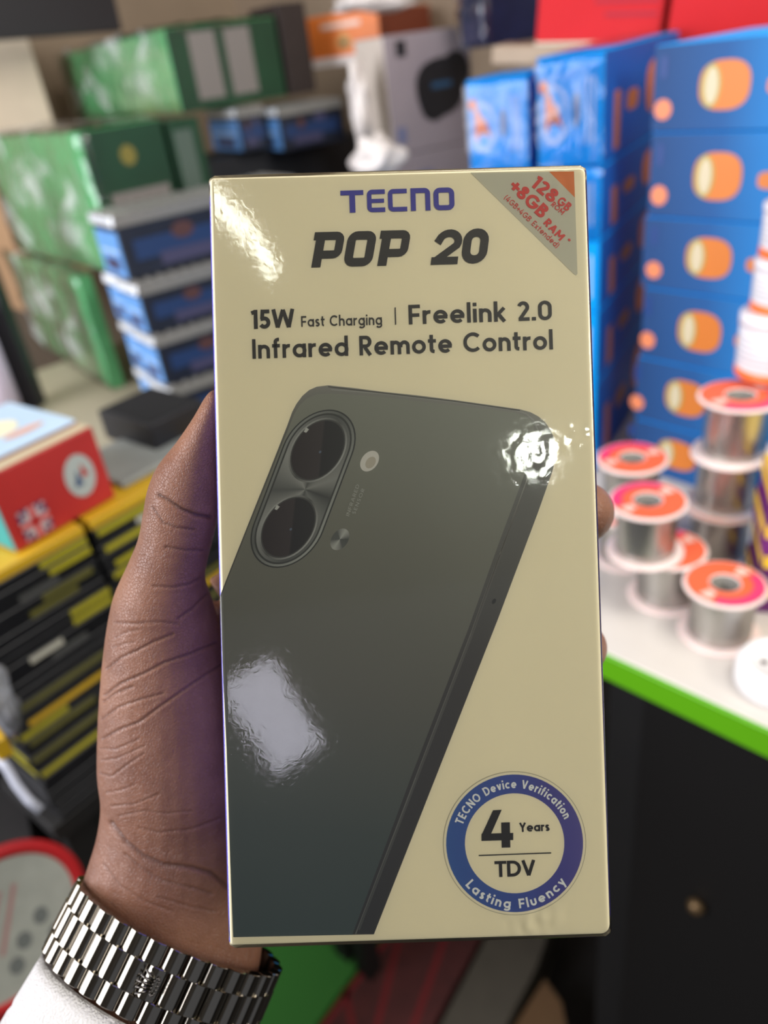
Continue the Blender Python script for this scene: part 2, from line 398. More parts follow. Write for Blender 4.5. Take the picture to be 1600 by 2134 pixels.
# --- stroke lettering: geometric sans drawn with a pen of constant width
def arc(cx, cy, rx, ry, a0, a1, n=None):
    n = n or max(4, int(abs(a1-a0)/12)); return [(cx+rx*math.cos(math.radians(a0+(a1-a0)*i/n)), cy+ry*math.sin(math.radians(a0+(a1-a0)*i/n))) for i in range(n+1)]
def glyph(ch, w):
    h = w/2; X = .70; S = []
    def bowl(x0, r=None, xh=X):  # round bowl outer width
        r = r or xh/2; return arc(x0+r, xh/2, r-h, xh/2-h, 0, 360, 30)
    if ch in ' ': return .34, []
    if ch == 'O': return .98, [arc(.49, .5, .49-h, .5-h, 0, 360, 40)]
    if ch == '0': return .66, [arc(.33, 1-.33, .33-h, .33-h, 0, 180)+arc(.33, .33, .33-h, .33-h, 180, 360)+[(.66-h, 1-.33)]]
    if ch == 'C': return .86, [arc(.49, .5, .49-h, .5-h, 45, 315, 30)]
    if ch == 'G': return .92, [arc(.47, .5, .47-h, .5-h, 45, 345, 30)+[], [(.47, .5-h*.2), (.94, .5-h*.2)], [(.94-h*1.05, .5-h*.2), (.94-h*1.05, .36)]]
    if ch == 'T': return .68, [[(0, 1-h), (.68, 1-h)], [(.34, 1), (.34, 0)]]
    if ch == 'E': return .58, [[(h, 0), (h, 1)], [(0, 1-h), (.56, 1-h)], [(0, .5), (.52, .5)], [(0, h), (.57, h)]]
    if ch == 'F': return .56, [[(h, 0), (h, 1)], [(0, 1-h), (.56, 1-h)], [(0, .47), (.52, .47)]]
    if ch == 'I': return w, [[(h, 0), (h, 1)]]
    if ch == 'N': return .78, [[(h, 0), (h, 1)], [(h*.9, 1-h*.3), (.78-h*.9, h*.3)], [(.78-h, 0), (.78-h, 1)]]
    if ch == 'L': return .52, [[(h, 0), (h, 1)], [(0, h), (.52, h)]]
    if ch == 'D': return .80, [[(h, 0), (h, 1)], [(0, 1-h), (.34, 1-h)]+arc(.32, .5, .48-h, .5-h, 90, -90, 16)+[(0, h)]]
    if ch == 'V': return .80, [[(h*.95, 1), (.40, h*.4)], [(.40, h*.4), (.80-h*.95, 1)]]
    if ch == 'Y': return .74, [[(h*.9, 1), (.37, .46)], [(.74-h*.9, 1), (.37, .46)], [(.37, .5), (.37, 0)]]
    if ch == 'A': return .84, [[(h*.95, 0), (.42, 1-h*.4)], [(.42, 1-h*.4), (.84-h*.95, 0)], [(.2, .3), (.64, .3)]]
    if ch == 'M': return .92, [[(h, 0), (h, 1)], [(h, 1-h*.4), (.46, .3)], [(.46, .3), (.92-h, 1-h*.4)], [(.92-h, 0), (.92-h, 1)]]
    if ch == 'W': return 1.18, [[(h*.9, 1), (.30, h*.4)], [(.30, h*.4), (.59, 1-h*.3)], [(.59, 1-h*.3), (.88, h*.4)], [(.88, h*.4), (1.18-h*.9, 1)]]
    if ch == 'B': return .64, [[(h, 0), (h, 1)], [(0, 1-h), (.34, 1-h)]+arc(.34, .76, .25-h, .24-h+.0, 90, -90, 12)[1:]+[(0, .52)], [(0, .52), (.36, .52)]+arc(.36, .26+h*.25, .28-h, .26-h*.75, 90, -90, 12)[1:]+[(0, h)]]
    if ch == 'P': return .62, [[(h, 0), (h, 1)], [(0, 1-h), (.33, 1-h)]+arc(.33, .69, .29-h, .31-h, 90, -90, 12)+[(0, .38+h)]]
    if ch == 'R': return .64, [[(h, 0), (h, 1)], [(0, 1-h), (.33, 1-h)]+arc(.33, .69, .29-h, .31-h, 90, -90, 12)+[(0, .38+h)], [(.28, .4), (.64-h, 0)]]
    if ch == 'S': return .56, [arc(.28, .74, .27-h, .26-h, 30, 270, 14)+arc(.28, .27, .28-h, .27-h*1.0, 90, -150, 14)]
    if ch == '1': return .34, [[(.34-h, 0), (.34-h, 1)], [(.34-h, 1-h*.9), (.02, .86-h*.3)]]
    if ch == '2': return .58, [arc(.29, .70, .29-h, .30-h, 165, -35, 14)+[(h*1.3, h)], [(h*.6, h), (.58, h)]]
    if ch == '4': return .66, [[(.36, 1), (h*1.0, .27)], [(0, .25), (.66, .25)], [(.47, 0), (.47, .62)]]
    if ch == '5': return .58, [[(.54, 1-h), (.10, 1-h)], [(.10+h*.9, 1), (.07+h*.8, .50)], [(.07, .5)]+arc(.27, .32, .31-h, .32-h, 110, -150, 16)]
    if ch == '8': return .62, [arc(.31, .755, .26-h, .245-h, 0, 360, 24), arc(.31, .28, .31-h, .28-h, 0, 360, 24)]
    if ch == '+': return .52, [[(-.06, .45), (.58, .45)], [(.26, .13), (.26, .77)]]
    if ch == '.': return w*1.1, [[(0, h*1.05), (w*1.1, h*1.05)]]
    if ch == '(': return .24, [arc(.42, .42, .42-h, .68, 130, 230, 10)]
    if ch == ')': return .24, [arc(-.18, .42, .42-h, .68, 50, -50, 10)]
    if ch == '*': return .34, [[(.17+.15*math.cos(math.radians(a)), .85+.15*math.sin(math.radians(a))), (.17, .85)] for a in (90, 162, 234, 306, 18)]
    if ch == 'a': return X-.02, [bowl(0), [(X-.02-h, 0), (X-.02-h, X)]]
    if ch == 'd': return X-.02, [bowl(0), [(X-.02-h, 0), (X-.02-h, 1.04)]]
    if ch == 'g': return X-.02, [bowl(0), [(X-.02-h, X), (X-.02-h, 0)]+arc(X/2, -.02, X/2-h, .27-h, 0, -150, 12)]
    if ch == 'o': return X, [bowl(0)]
    if ch == 'e': return X, [arc(X/2, X/2, X/2-h, X/2-h, 0, 315, 26), [(h, X/2-.01), (X-h*.2, X/2-.01)]]
    if ch == 'c': return X-.08, [arc(X/2, X/2, X/2-h, X/2-h, 45, 315, 24)]
    if ch == 's': return .47, [arc(.235, X-.2, .225-h, .20-h*.9, 25, 270, 12)+arc(.235, .2, .235-h, .20-h*.9, 90, -155, 12)]
    if ch in 'nh':
        return .60, [[(h, 0), (h, 1.04 if ch == 'h' else X)], [(h, X-.30)]+arc(.30, X-.30, .30-h, .30-h, 180, 0, 14)+[(.60-h, 0)]]
    if ch == 'm': return .98, [[(h, 0), (h, X)], [(h, X-.26)]+arc(.27, X-.26, .27-h, .26-h, 180, 0, 12)+[(.54-h, 0)], [(.54-h, X-.26)]+arc(.71+h*.0, X-.26, .27-h, .26-h, 180, 0, 12)+[(.98-h, 0)]]
    if ch == 'r': return .40, [[(h, 0), (h, X)], [(h, X-.32)]+arc(.34, X-.32, .34-h, .32-h, 180, 80, 10)]
    if ch == 'i': return w, [[(h, 0), (h, X)], [(h, .83), (h, .83+w)]]
    if ch == 'l': return w, [[(h, 0), (h, 1.04)]]
    if ch == 't': return .40, [[(.17, .94), (.17, .16+h)]+arc(.32+h*0, .2, .15, .2-h, 180, 270, 6), [(0, X-h*.8), (.40, X-h*.8)]]
    if ch == 'f': return .40, [[(.17, 0), (.17, .84)]+arc(.34, .84, .17, .2-h, 180, 85, 8), [(0, X-h*.8), (.39, X-h*.8)]]
    if ch == 'u': return .60, [[(h, X), (h, .30)]+arc(.30, .30, .30-h, .30-h, 180, 360, 14)+[(.60-h, X)]]
    if ch == 'v': return .60, [[(h*.9, X), (.30, h*.3)], [(.30, h*.3), (.60-h*.9, X)]]
    if ch == 'y': return .60, [[(h*.9, X), (.32, h*.3)], [(.60-h*.9, X), (.20, -.27)]]
    if ch == 'k': return .58, [[(h, 0), (h, 1.04)], [(.55-h*.6, X), (h, .27)], [(.22, .38), (.58-h*.8, 0)]]
    if ch == 'x': return .56, [[(h*.8, X), (.56-h*.8, 0)], [(.56-h*.8, X), (h*.8, 0)]]
    raise KeyError(ch)
def layout(text, w, gap, space=.34):
    """glyph strokes laid along x in cap-height units; returns strokes with the glyph start, and width"""
    x = 0; out = []
    for i, ch in enumerate(text):
        if ch == ' ': x += space; continue
        a, st = glyph(ch, w)
        out.append((x, a, st)); x += a+gap
    return out, x-gap
def line_text(name, text, p0, p1, cap_px, w, m, layer=12, gap=.13, space=.34, label=None, shear=0):
    """text on a straight baseline from pixel p0 to pixel p1"""
    a = Vector(bx(*p0)); b = Vector(bx(*p1)); d = (b-a); Lw = d.length; d.normalize(); n = Vector((-d.y, d.x)); s = cap_px*PXM
    g, tot = layout(text, w, gap, space)
    k = Lw/(tot*s); polys = []
    for x, adv, st in g:
        for s_ in st:
            pts = [((x+u)*s, v*s) for u, v in s_]
            for q in ribbon(pts, w*s): polys.append([tuple(a+d*(u*k+v*shear)+n*v) for u, v in q])
    return face_print(name, polys, m, layer, label)
def arc_text(name, text, c, r_px, a_from, a_to, cap_px, w, m, inner=False, layer=14, gap=.13, space=.34):
    cx, cy = bx(*c); s = cap_px*PXM; r = r_px*PXM
    g, tot = layout(text, w, gap, space); span = math.radians(a_to-a_from); polys = []
    for x, adv, st in g:
        t = a_from*PI/180+span*((x+adv/2)/tot)
        tang = Vector((-math.sin(t), math.cos(t)))*(1 if span > 0 else -1); nor = Vector((math.cos(t), math.sin(t)))*(-1 if inner else 1)
        o = Vector((cx+r*math.cos(t), cy+r*math.sin(t))); kx = abs(span)*r/(tot*s)
        for s_ in st:
            for q in ribbon([((u-adv/2)*s*min(kx, 1.1), v*s) for u, v in s_], w*s): polys.append([tuple(o+tang*u+nor*v) for u, v in q])
    return face_print(name, polys, m, layer)
line_text('lettering', '15W', (524, 686), (614, 683.5), 40, .20, K_BLACK, gap=.08)
line_text('lettering', 'Fast Charging', (628, 681.5), (796, 677), 22.5, .155, K_BLACK, gap=.14, space=.42)
face_print('divider', [pp([(822, 641), (824.5, 641), (825.5, 677), (823, 677)])], K_BLACK, 12)
line_text('lettering', 'Freelink 2.0', (852, 676.5), (1150, 667), 41, .175, K_BLACK, gap=.12, space=.44)
line_text('lettering', 'Infrared Remote Control', (526.5, 748), (1152, 728.5), 41, .175, K_BLACK, gap=.12, space=.46)
# wordmark in its own squared letters
def rr(x0, y0, x1, y1, r, corners='abcd'):
    """rounded rectangle path, counter-clockwise from the right middle; corners a=ur b=ul c=ll d=lr"""
    p = [(x1, (y0+y1)/2)]
    p += arc(x1-r, y1-r, r, r, 0, 90, 5) if 'a' in corners else [(x1, y1)]
    p += arc(x0+r, y1-r, r, r, 90, 180, 5) if 'b' in corners else [(x0, y1)]
    p += arc(x0+r, y0+r, r, r, 180, 270, 5) if 'c' in corners else [(x0, y0)]
    p += arc(x1-r, y0+r, r, r, 270, 360, 5) if 'd' in corners else [(x1, y0)]
    return p+[p[0]]
def free_letters(name, strokes, p0, p1, m, shear=0, layer=12):
    """strokes [(points in px along the baseline, width_px)]"""
    a = Vector(bx(*p0)); d = (Vector(bx(*p1))-a).normalized(); n = Vector((-d.y, d.x)); polys = []
    for pts, wd in strokes:
        for q in ribbon([(u*PXM, v*PXM) for u, v in pts], wd*PXM): polys.append([tuple(a+d*(u+v*shear)+n*v) for u, v in q])
    return face_print(name, polys, m, layer)
S = []; h_ = 47; w_ = 11
S += [([(0, h_-5), (48, h_-5)], 10), ([(24.5, h_-1), (24.5, 0)], 12)]
S += [([(93, h_-4.5), (66, h_-4.5)]+arc(66, h_-10.5, 6, 6, 90, 180, 4)[1:]+[(60, 10.5)]+arc(66, 10.5, 6, 6, 180, 270, 4)+[(93, 4.5)], 9.5), ([(60, h_/2), (91, h_/2)], 8.5)]
S += [([(139, h_-4.5), (110, h_-4.5)]+arc(110, h_-10.5, 6, 6, 90, 180, 4)[1:]+[(104, 10.5)]+arc(110, 10.5, 6, 6, 180, 270, 4)+[(139, 4.5)], 9.5)]
S += [([(152, 0), (152, h_-4.5), (176, h_-4.5)]+arc(176, h_-11, 6.5, 6.5, 90, 0, 4)+[(182.5, 0)], 10.5)]
S += [(rr(200, 5, 233, h_-5, 8), 10.5)]
free_letters('wordmark', S, (710.5, 444.5), (948, 437.5), K_BLUE)
S = []; h_ = 74; w_ = 19
def P_letter(x): return [([(x+9.5, 0), (x+9.5, h_)], 19), ([(x-5, h_-8.5), (x+41, h_-8.5)]+arc(x+41, h_-18, 9.5, 9.5, 90, 0, 4)[1:]+[(x+50.5, 36)]+arc(x+41, 36, 9.5, 9.5, 0, -90, 4)[1:]+[(x, 26.5)], 17)]
S += P_letter(0); S += P_letter(138)
S += [(rr(75, 9, 117, h_-9, 11), 18)]
free_letters('model_lettering', S, (648.5, 558), (855, 553), K_BLACK, .20)
S = [([(6, 57)]+arc(32, 48, 20, 17.5, 165, -28, 12)+[(10, 9)], 16), ([(0, 8), (56, 8)], 16), (rr(71, 9, 107, h_-9, 17), 17.5)]
free_letters('model_lettering', S, (897, 552.5), (1018, 549), K_BLACK, .16)
# corner flash
cf = face_print('corner_label', [pp([(980, 360), (1196, 358), (1203, 571), (1200, 574), (1195, 571)])], pmat('grey_corner', (193, 189, 166)), 4, 'pale grey triangular corner label with red lettering')
face_print('orange_corner', [pp([(1144, 358), (1195.5, 357.5), (1197.5, 412)])], pmat('orange', (214, 118, 48)), 5, None, cf)
line_text('memory_lettering', '128', (1104, 387), (1149, 425), 29, .21, K_RED, gap=.06)
line_text('memory_lettering', 'GB', (1158, 423), (1181, 442), 19, .20, K_RED, gap=.1)
line_text('memory_lettering', 'ROM', (1147, 428), (1170, 449), 11, .18, K_RED, gap=.12)
line_text('memory_lettering', '+8GB', (1059, 393), (1127, 457), 29, .215, K_RED, gap=.07)
line_text('memory_lettering', 'RAM', (1131, 466), (1166, 503), 17, .22, K_RED, gap=.1)
line_text('memory_lettering', '*', (1173, 508), (1178, 513), 17, .12, K_RED)
line_text('memory_lettering', '(4GB+4GB Extended)', (1049, 414), (1159, 518), 12, .14, K_RED, gap=.15, space=.5)
# round badge
BCX = (1072, 1757)
def circ(c, r, n=72):
    cx, cy = bx(*c); return [(cx+r*PXM*math.cos(2*PI*i/n), cy+r*PXM*math.sin(2*PI*i/n)) for i in range(n)]
def ringpts(c, r, n=72):
    p = circ(c, r, n); return p+[p[0]]
bd = face_print('round_badge', [circ(BCX, 148.5)], pmat('badge_outline', (176, 168, 142)), 3, 'round blue and cream badge')
face_print('badge_margin', [circ(BCX, 147)], pmat('cream2', (240, 229, 194)), 4, None, bd)
face_print('badge_ring', [circ(BCX, 142)], gradmat('print_badge', [(0, (58, 96, 160)), (.5, (66, 84, 156)), (.8, (78, 74, 146)), (1, (92, 84, 150))], bx(930, 1780), bx(1214, 1740)), 5, None, bd)
face_print('badge_centre', [circ(BCX, 103)], MATS['print_cream2'], 6, None, bd)
arc_text('badge_lettering', 'TECNO Device Verification', BCX, 114, 159, 24, 18, .19, K_WHITE, gap=.15, space=.5)
arc_text('badge_lettering', 'Lasting Fluency', BCX, 134, 218, 322, 20, .20, K_WHITE, inner=True, gap=.15, space=.55)
K_INK = pmat('ink', (38, 34, 30))
face_print('badge_figure', [pp([(1027, 1688), (1045, 1687), (1022, 1739), (1003, 1752), (1003, 1740)]), pp([(1003, 1737), (1069, 1735), (1069, 1750), (1003, 1752)]), pp([(1044, 1713.5), (1062, 1713), (1063, 1765.5), (1045, 1766)])], K_INK, 14)
line_text('badge_figure', 'Years', (1082, 1733.5), (1145, 1731), 19, .20, K_INK, gap=.08)
face_print('badge_rule', [pp([(997, 1781), (1148, 1775.5), (1148, 1778), (997, 1783.5)])], K_INK, 14)
line_text('badge_figure', 'TDV', (1031, 1827.5), (1116, 1824.5), 33, .19, K_INK, gap=.03)
# tiny print beside the camera
line_text('sensor_lettering', 'INFRARED', (727, 1076), (749, 1011), 7, .14, pmat('pale', (168, 168, 156)), gap=.2)
line_text('sensor_lettering', 'SENSOR', (740, 1072), (760, 1020), 7, .14, MATS['print_pale'], gap=.25)

# shrink wrap: one clear skin over the whole carton, a little puckered
def shrink():
    nx, ny = 150, 280; r = .0008; o = .0003
    # cross-section around the box in xz, then rows in y
    hw, hh = BW/2+o, BH/2+o
    sec = []
    for i in range(nx+1): sec.append((-hw+r+(2*hw-2*r)*i/nx, o, 0))
    for a in (67, 45, 22): sec.append((hw-r+r*math.cos(math.radians(a)), o-r+r*math.sin(math.radians(a)), 0))
    for i in range(8): sec.append((hw, o-r-(BD-2*r+2*o)*i/7, 0))
    for i in range(9): sec.append((hw-r-(2*hw-2*r)*i/8, -BD-o, 0))
    for i in range(8): sec.append((-hw, -BD-o+r+(BD-2*r+2*o)*i/7, 0))
    for a in (158, 135, 112): sec.append((-hw+r+r*math.cos(math.radians(a)), o-r+r*math.sin(math.radians(a)), 0))
    rows = [-hh+(2*hh)*j/ny for j in range(ny+1)]
    vs = []; k = len(sec)
    spots = [(bx(1108, 945), .0075, 4.0e-5, 520), (bx(1215, 905), .003, 1.6e-4, 420), (bx(1115, 1925), .006, 1.6e-4, 420), (bx(1170, 350), .006, 1.0e-4, 420)]
    for y in rows:
        edge = max(0, (abs(y)-hh+.0012)/.0012)
        sh = 1-.0004*edge**2/hw
        for x, z, _ in sec:
            zz = z
            if z > o*.5:
                # the film lifts slightly as a long soft ridge at the upper left
                lx, ly = bx(500, 480)
                zz += 4.5e-5*noise.noise(Vector((x*60, y*28, 0)))
                for (cx, cy), rad, amp, fr in spots:
                    d2 = ((x-cx)**2+(y-cy)**2)/rad**2
                    if d2 < 6: zz += amp*math.exp(-d2)*noise.noise(Vector((x*fr, y*fr*.8, 3)))
            cr_ = .0016; ey = max(0, abs(y)-(hh-cr_)); lim = hw-cr_+math.sqrt(max(0, cr_**2-min(ey, cr_)**2))
            vs.append((max(-lim, min(lim, x)), y, zz))
    fs = []
    for j in range(ny):
        for i in range(k):
            fs.append((j*k+i, j*k+(i+1) % k, (j+1)*k+(i+1) % k, (j+1)*k+i))
    fs.append(tuple(range(k))[::-1]); fs.append(tuple(ny*k+i for i in range(k)))
    return mesh(vs, fs, True)
fm = film_mat('shrink_film', .05, 1.0, .03, 460, dist=.0004)
link('shrink_wrap', shrink(), fm, pb, 'clear glossy shrink wrap')

# lamps of the shop whose mirror images lie on the wrap: placed along the mirrored sight lines
def mirror_place(x, y, dist):
    v = ray(x, y); t = (BC-CAM).dot(bn)/v.dot(bn); p = CAM+v*t; v = v.normalized()
    return p, (v-2*v.dot(bn)*bn)
p, d = mirror_place(1112, 945, 0)
b1 = p+d*1.25
bulb('ceiling_bulb', b1, .034, 4.5, (.93, 1.0, .86))
p, d = mirror_place(565, 1490, 0)
b2 = p+d*2.6
o = area('doorway_daylight', b2, p, .20, .36, 2.2, (.88, .86, 1.0)); o.rotation_euler.rotate_axis('Z', .5)
p, d = mirror_place(505, 480, 0)
b3 = p+d*1.5
o = area('tube_light', b3, p, .026, .21, .7, (.95, 1.0, .86)); o.rotation_euler.rotate_axis('Z', .62)

# ------------------------------------------------------------------ person: forearm, hand, sleeve
def cpt(x, y, d): return P(x, y, d)
def tube(bm, secs, n=28):
    """closed tube through sections (left3, right3, half thickness)"""
    cs = [(a+b)/2 for a, b, t in secs]; rings = []
    for i, (a, b, t) in enumerate(secs):
        tan = (cs[min(i+1, len(cs)-1)]-cs[max(i-1, 0)]).normalized(); ax = (b-a)/2
        nb = ax.cross(tan).normalized()*t
        rings.append([bm.verts.new(cs[i]+ax*math.cos(2*PI*k/n)+nb*math.sin(2*PI*k/n)) for k in range(n)])
    for r1, r2 in zip(rings, rings[1:]):
        for k in range(n): bm.faces.new((r1[k], r1[(k+1) % n], r2[(k+1) % n], r2[k]))
    bm.faces.new(rings[0][::-1]); bm.faces.new(rings[-1])
def resample(keys, per=6):
    """Catmull-Rom through tuples"""
    out = []; K_ = [np.array(k, float) for k in keys]
    for i in range(len(K_)-1):
        p0, p1, p2, p3 = K_[max(i-1, 0)], K_[i], K_[i+1], K_[min(i+2, len(K_)-1)]
        for s in range(per):
            t = s/per
            out.append(.5*((2*p1)+(-p0+p2)*t+(2*p0-5*p1+4*p2-p3)*t*t+(-p0+3*p1-3*p2+p3)*t**3))
    out.append(K_[-1]); return out
def ltube(bm, keys, per=6):
    tube(bm, [(cpt(k[0], k[1], k[2]), cpt(k[3], k[4], k[5]), k[6]) for k in resample(keys, per)])
def finger(bm, keys, per=6, n=22):
    ks = resample([(*cpt(k[0], k[1], k[2]), k[3]) for k in keys], per)
    cs = [Vector(k[:3]) for k in ks]; rs = [k[3] for k in ks]
    tan0 = (cs[1]-cs[0]).normalized(); u = tan0.orthogonal().normalized(); rings = []
    # rounded tip
    tt = (cs[-1]-cs[-2]).normalized(); R_ = rs[-1]
    for a in (25, 50, 70, 84): cs.append(cs[len(ks)-1]+tt*R_*math.sin(math.radians(a))); rs.append(R_*math.cos(math.radians(a)))
    for i in range(len(cs)):
        t = (cs[min(i+1, len(cs)-1)]-cs[max(i-1, 0)]).normalized(); u = (u-t*u.dot(t)).normalized(); v = t.cross(u)
        rings.append([bm.verts.new(cs[i]+(u*math.cos(2*PI*k/n)+v*math.sin(2*PI*k/n))*rs[i]) for k in range(n)])
    for r1, r2 in zip(rings, rings[1:]):
        for k in range(n): bm.faces.new((r1[k], r1[(k+1) % n], r2[(k+1) % n], r2[k]))
    bm.faces.new(rings[0][::-1]); bm.faces.new(rings[-1])
bm = bmesh.new()
# thumb, ball of the thumb and wrist: (left px,py,depth, right px,py,depth, half thickness)
ltube(bm, [
    (440, 812, .1975, 462, 818, .1975, .003),
    (424, 832, .198, 466, 846, .199, .0055),
    (402, 872, .200, 463, 900, .201, .0078),
    (368, 922, .202, 462, 962, .203, .0095),
    (333, 968, .204, 460, 1020, .204, .0105),
    (315, 1012, .206, 456, 1062, .205, .0108),
    (306, 1062, .208, 447, 1098, .206, .0105),
    (292, 1118, .210, 438, 1142, .209, .0105),
    (266, 1176, .213, 430, 1178, .212, .0115),
    (237, 1240, .217, 428, 1222, .217, .0135),
    (222, 1310, .222, 452, 1290, .225, .0165),
    (212, 1400, .227, 476, 1400, .233, .0190),
    (206, 1500, .231, 500, 1530, .238, .0200),
    (206, 1600, .235, 515, 1650, .240, .0200),
    (213, 1668, .237, 520, 1750, .241, .0190),
    (205, 1735, .238, 525, 1850, .240, .0180),
    (186, 1800, .239, 540, 1930, .239, .0178),
    (170, 1850, .240, 545, 1985, .238, .0182),
    (146, 1910, .239, 530, 2060, .236, .0190),
    (112, 1990, .236, 505, 2150, .232, .0200),
    (60, 2110, .231, 470, 2280, .227, .0215),
    (-10, 2280, .224, 420, 2460, .220, .023)], 5)
# palm behind the box
ltube(bm, [
    (300, 1900, .243, 540, 1960, .241, .014),
    (330, 1800, .246, 700, 1850, .246, .0145),
    (330, 1650, .248, 830, 1760, .249, .0145),
    (350, 1500, .248, 900, 1640, .250, .0140),
    (390, 1360, .247, 915, 1540, .250, .0130),
    (410, 1290, .247, 910, 1470, .250, .0115),
    (428, 1248, .246, 890, 1420, .250, .0085)], 5)
# fingers: (px, py, depth, radius) from knuckle to tip
finger(bm, [(470, 1262, .247, .0100), (600, 1180, .252, .0097), (760, 1100, .256, .0090), (900, 1040, .252, .0085), (1010, 1000, .2425, .0078)])
finger(bm, [(610, 1310, .249, .0105), (760, 1230, .258, .0100), (900, 1170, .262, .0098), (1050, 1120, .258, .0094), (1165, 1088, .2475, .0092), (1212, 1072, .2350, .0090), (1216, 1064, .2260, .0086)])
finger(bm, [(750, 1385, .250, .0100), (870, 1340, .257, .0096), (990, 1325, .261, .0093), (1100, 1330, .257, .0090), (1172, 1340, .247, .0086), (1206, 1348, .2360, .0082), (1206, 1352, .2290, .0078)])
finger(bm, [(870, 1460, .249, .0088), (960, 1440, .255, .0084), (1050, 1435, .257, .0080), (1130, 1430, .253, .0078), (1180, 1424, .2450, .0076), (1194, 1420, .2360, .0072)])
me = frombm(bm)
tmp = bpy.data.objects.new('tmp', me); C.objects.link(tmp)
rm = tmp.modifiers.new('r', 'REMESH'); rm.mode = 'VOXEL'; rm.voxel_size = .00048; rm.use_smooth_shade = True
sm = tmp.modifiers.new('s', 'SMOOTH'); sm.iterations = 30; sm.factor = .5
dg = bpy.context.evaluated_depsgraph_get(); ev = tmp.evaluated_get(dg)
hm = bpy.data.meshes.new_from_object(ev); bpy.data.objects.remove(tmp)
# creases and folds of the skin, pressed into the surface
nv = len(hm.vertices); co = np.empty(nv*3); hm.vertices.foreach_get('co', co); co = co.reshape(-1, 3)
no = np.empty(nv*3); hm.vertices.foreach_get('normal', no); no = no.reshape(-1, 3)
cv = co-np.array(CAM); zz = cv@np.array(FW); sx_ = 800+F_PX*(cv@np.array(RT))/zz; sy_ = 1067-F_PX*(cv@np.array(UP))/zz
facing = ((no*cv).sum(1)/np.linalg.norm(cv, axis=1)) < .05
CREASES = [  # (depth mm, half width px, points)
    (.85, 6, [(330, 1032), (350, 1042), (380, 1062), (410, 1074), (440, 1078)]),
    (.5, 4, [(318, 1058), (340, 1090), (370, 1100), (405, 1104)]),
    (.45, 4, [(345, 1140), (390, 1147), (425, 1147)]),
    (.40, 4, [(320, 1222), (360, 1224), (395, 1218), (420, 1204)]),
    (.45, 5, [(372, 1290), (400, 1270), (430, 1240)]),
    (.35, 4, [(240, 1298), (280, 1300), (330, 1296), (370, 1300)]),
    (.55, 4, [(222, 1395), (250, 1372), (285, 1356), (320, 1338), (360, 1322)]),
    (.60, 4, [(218, 1450), (250, 1425), (300, 1404), (340, 1382), (400, 1362), (450, 1340)]),
    (.50, 4, [(216, 1462), (240, 1445), (275, 1432)]),
    (.45, 4, [(212, 1500), (245, 1475), (280, 1462), (340, 1445)]),
    (.55, 4, [(214, 1540), (250, 1520), (290, 1505), (330, 1475), (380, 1440), (440, 1400), (470, 1380)]),
    (.35, 3, [(209, 1560), (240, 1562), (290, 1540)]),
    (.35, 3, [(212, 1585), (245, 1580), (300, 1555)]),
    (.40, 3, [(208, 1612), (232, 1618), (270, 1590), (300, 1570)]),
    (.30, 3, [(222, 1652), (260, 1644), (280, 1635)]),
    (.35, 3, [(232, 1680), (280, 1676), (330, 1655)]),
    (.30, 3, [(250, 1700), (300, 1690), (350, 1695), (400, 1690)]),
    (.75, 8, [(232, 1715), (262, 1755), (300, 1785), (340, 1802), (400, 1808), (440, 1820), (475, 1850)]),
    (.30, 4, [(290, 1725), (330, 1735), (400, 1728), (460, 1705)]),
    (.40, 5, [(260, 1780), (300, 1812), (340, 1835), (400, 1850), (440, 1862)]),
    (.30, 4, [(215, 1800), (250, 1845), (300, 1878), (360, 1900)]),
    (.30, 4, [(330, 1870), (400, 1890), (450, 1900)]),
    (.28, 3, [(240, 1330), (262, 1318), (290, 1312)]), (.28, 3, [(236, 1350), (258, 1342), (280, 1338)]),
]
def segd(px, py, a, b):
    ax, ay = a; bx_, by = b; dx, dy = bx_-ax, by-ay; t = np.clip(((px-ax)*dx+(py-ay)*dy)/(dx*dx+dy*dy), 0, 1)
    return np.hypot(px-ax-t*dx, py-ay-t*dy)
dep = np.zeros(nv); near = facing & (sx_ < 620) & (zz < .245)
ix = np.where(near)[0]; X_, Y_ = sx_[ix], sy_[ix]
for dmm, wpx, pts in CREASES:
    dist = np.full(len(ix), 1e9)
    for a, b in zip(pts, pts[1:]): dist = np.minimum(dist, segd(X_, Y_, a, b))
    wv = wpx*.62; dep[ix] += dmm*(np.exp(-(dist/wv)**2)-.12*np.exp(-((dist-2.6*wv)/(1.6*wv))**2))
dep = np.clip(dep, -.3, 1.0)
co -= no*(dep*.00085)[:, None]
hm.vertices.foreach_set('co', co.ravel()); hm.update()
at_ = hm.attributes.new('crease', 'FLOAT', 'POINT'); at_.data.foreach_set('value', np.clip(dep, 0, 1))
hm.materials.clear()
# skin
sk = bpy.data.materials.new('skin'); sk.use_nodes = True; nt = sk.node_tree; b = nt.nodes['Principled BSDF']
tc = nt.nodes.new('ShaderNodeTexCoord')
n1 = nt.nodes.new('ShaderNodeTexNoise'); n1.inputs['Scale'].default_value = 45; n1.inputs['Detail'].default_value = 6; nt.links.new(tc.outputs['Object'], n1.inputs['Vector'])
cr = nt.nodes.new('ShaderNodeValToRGB'); nt.links.new(n1.outputs['Fac'], cr.inputs[0])
cr.color_ramp.elements[0].position = .3; cr.color_ramp.elements[0].color = srgb((108, 69, 53))
cr.color_ramp.elements[1].position = .7; cr.color_ramp.elements[1].color = srgb((144, 101, 79))
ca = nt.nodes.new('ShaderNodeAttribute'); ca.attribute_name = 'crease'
cm = nt.nodes.new('ShaderNodeMath'); cm.operation = 'MULTIPLY'; cm.inputs[1].default_value = .75; nt.links.new(ca.outputs['Fac'], cm.inputs[0])
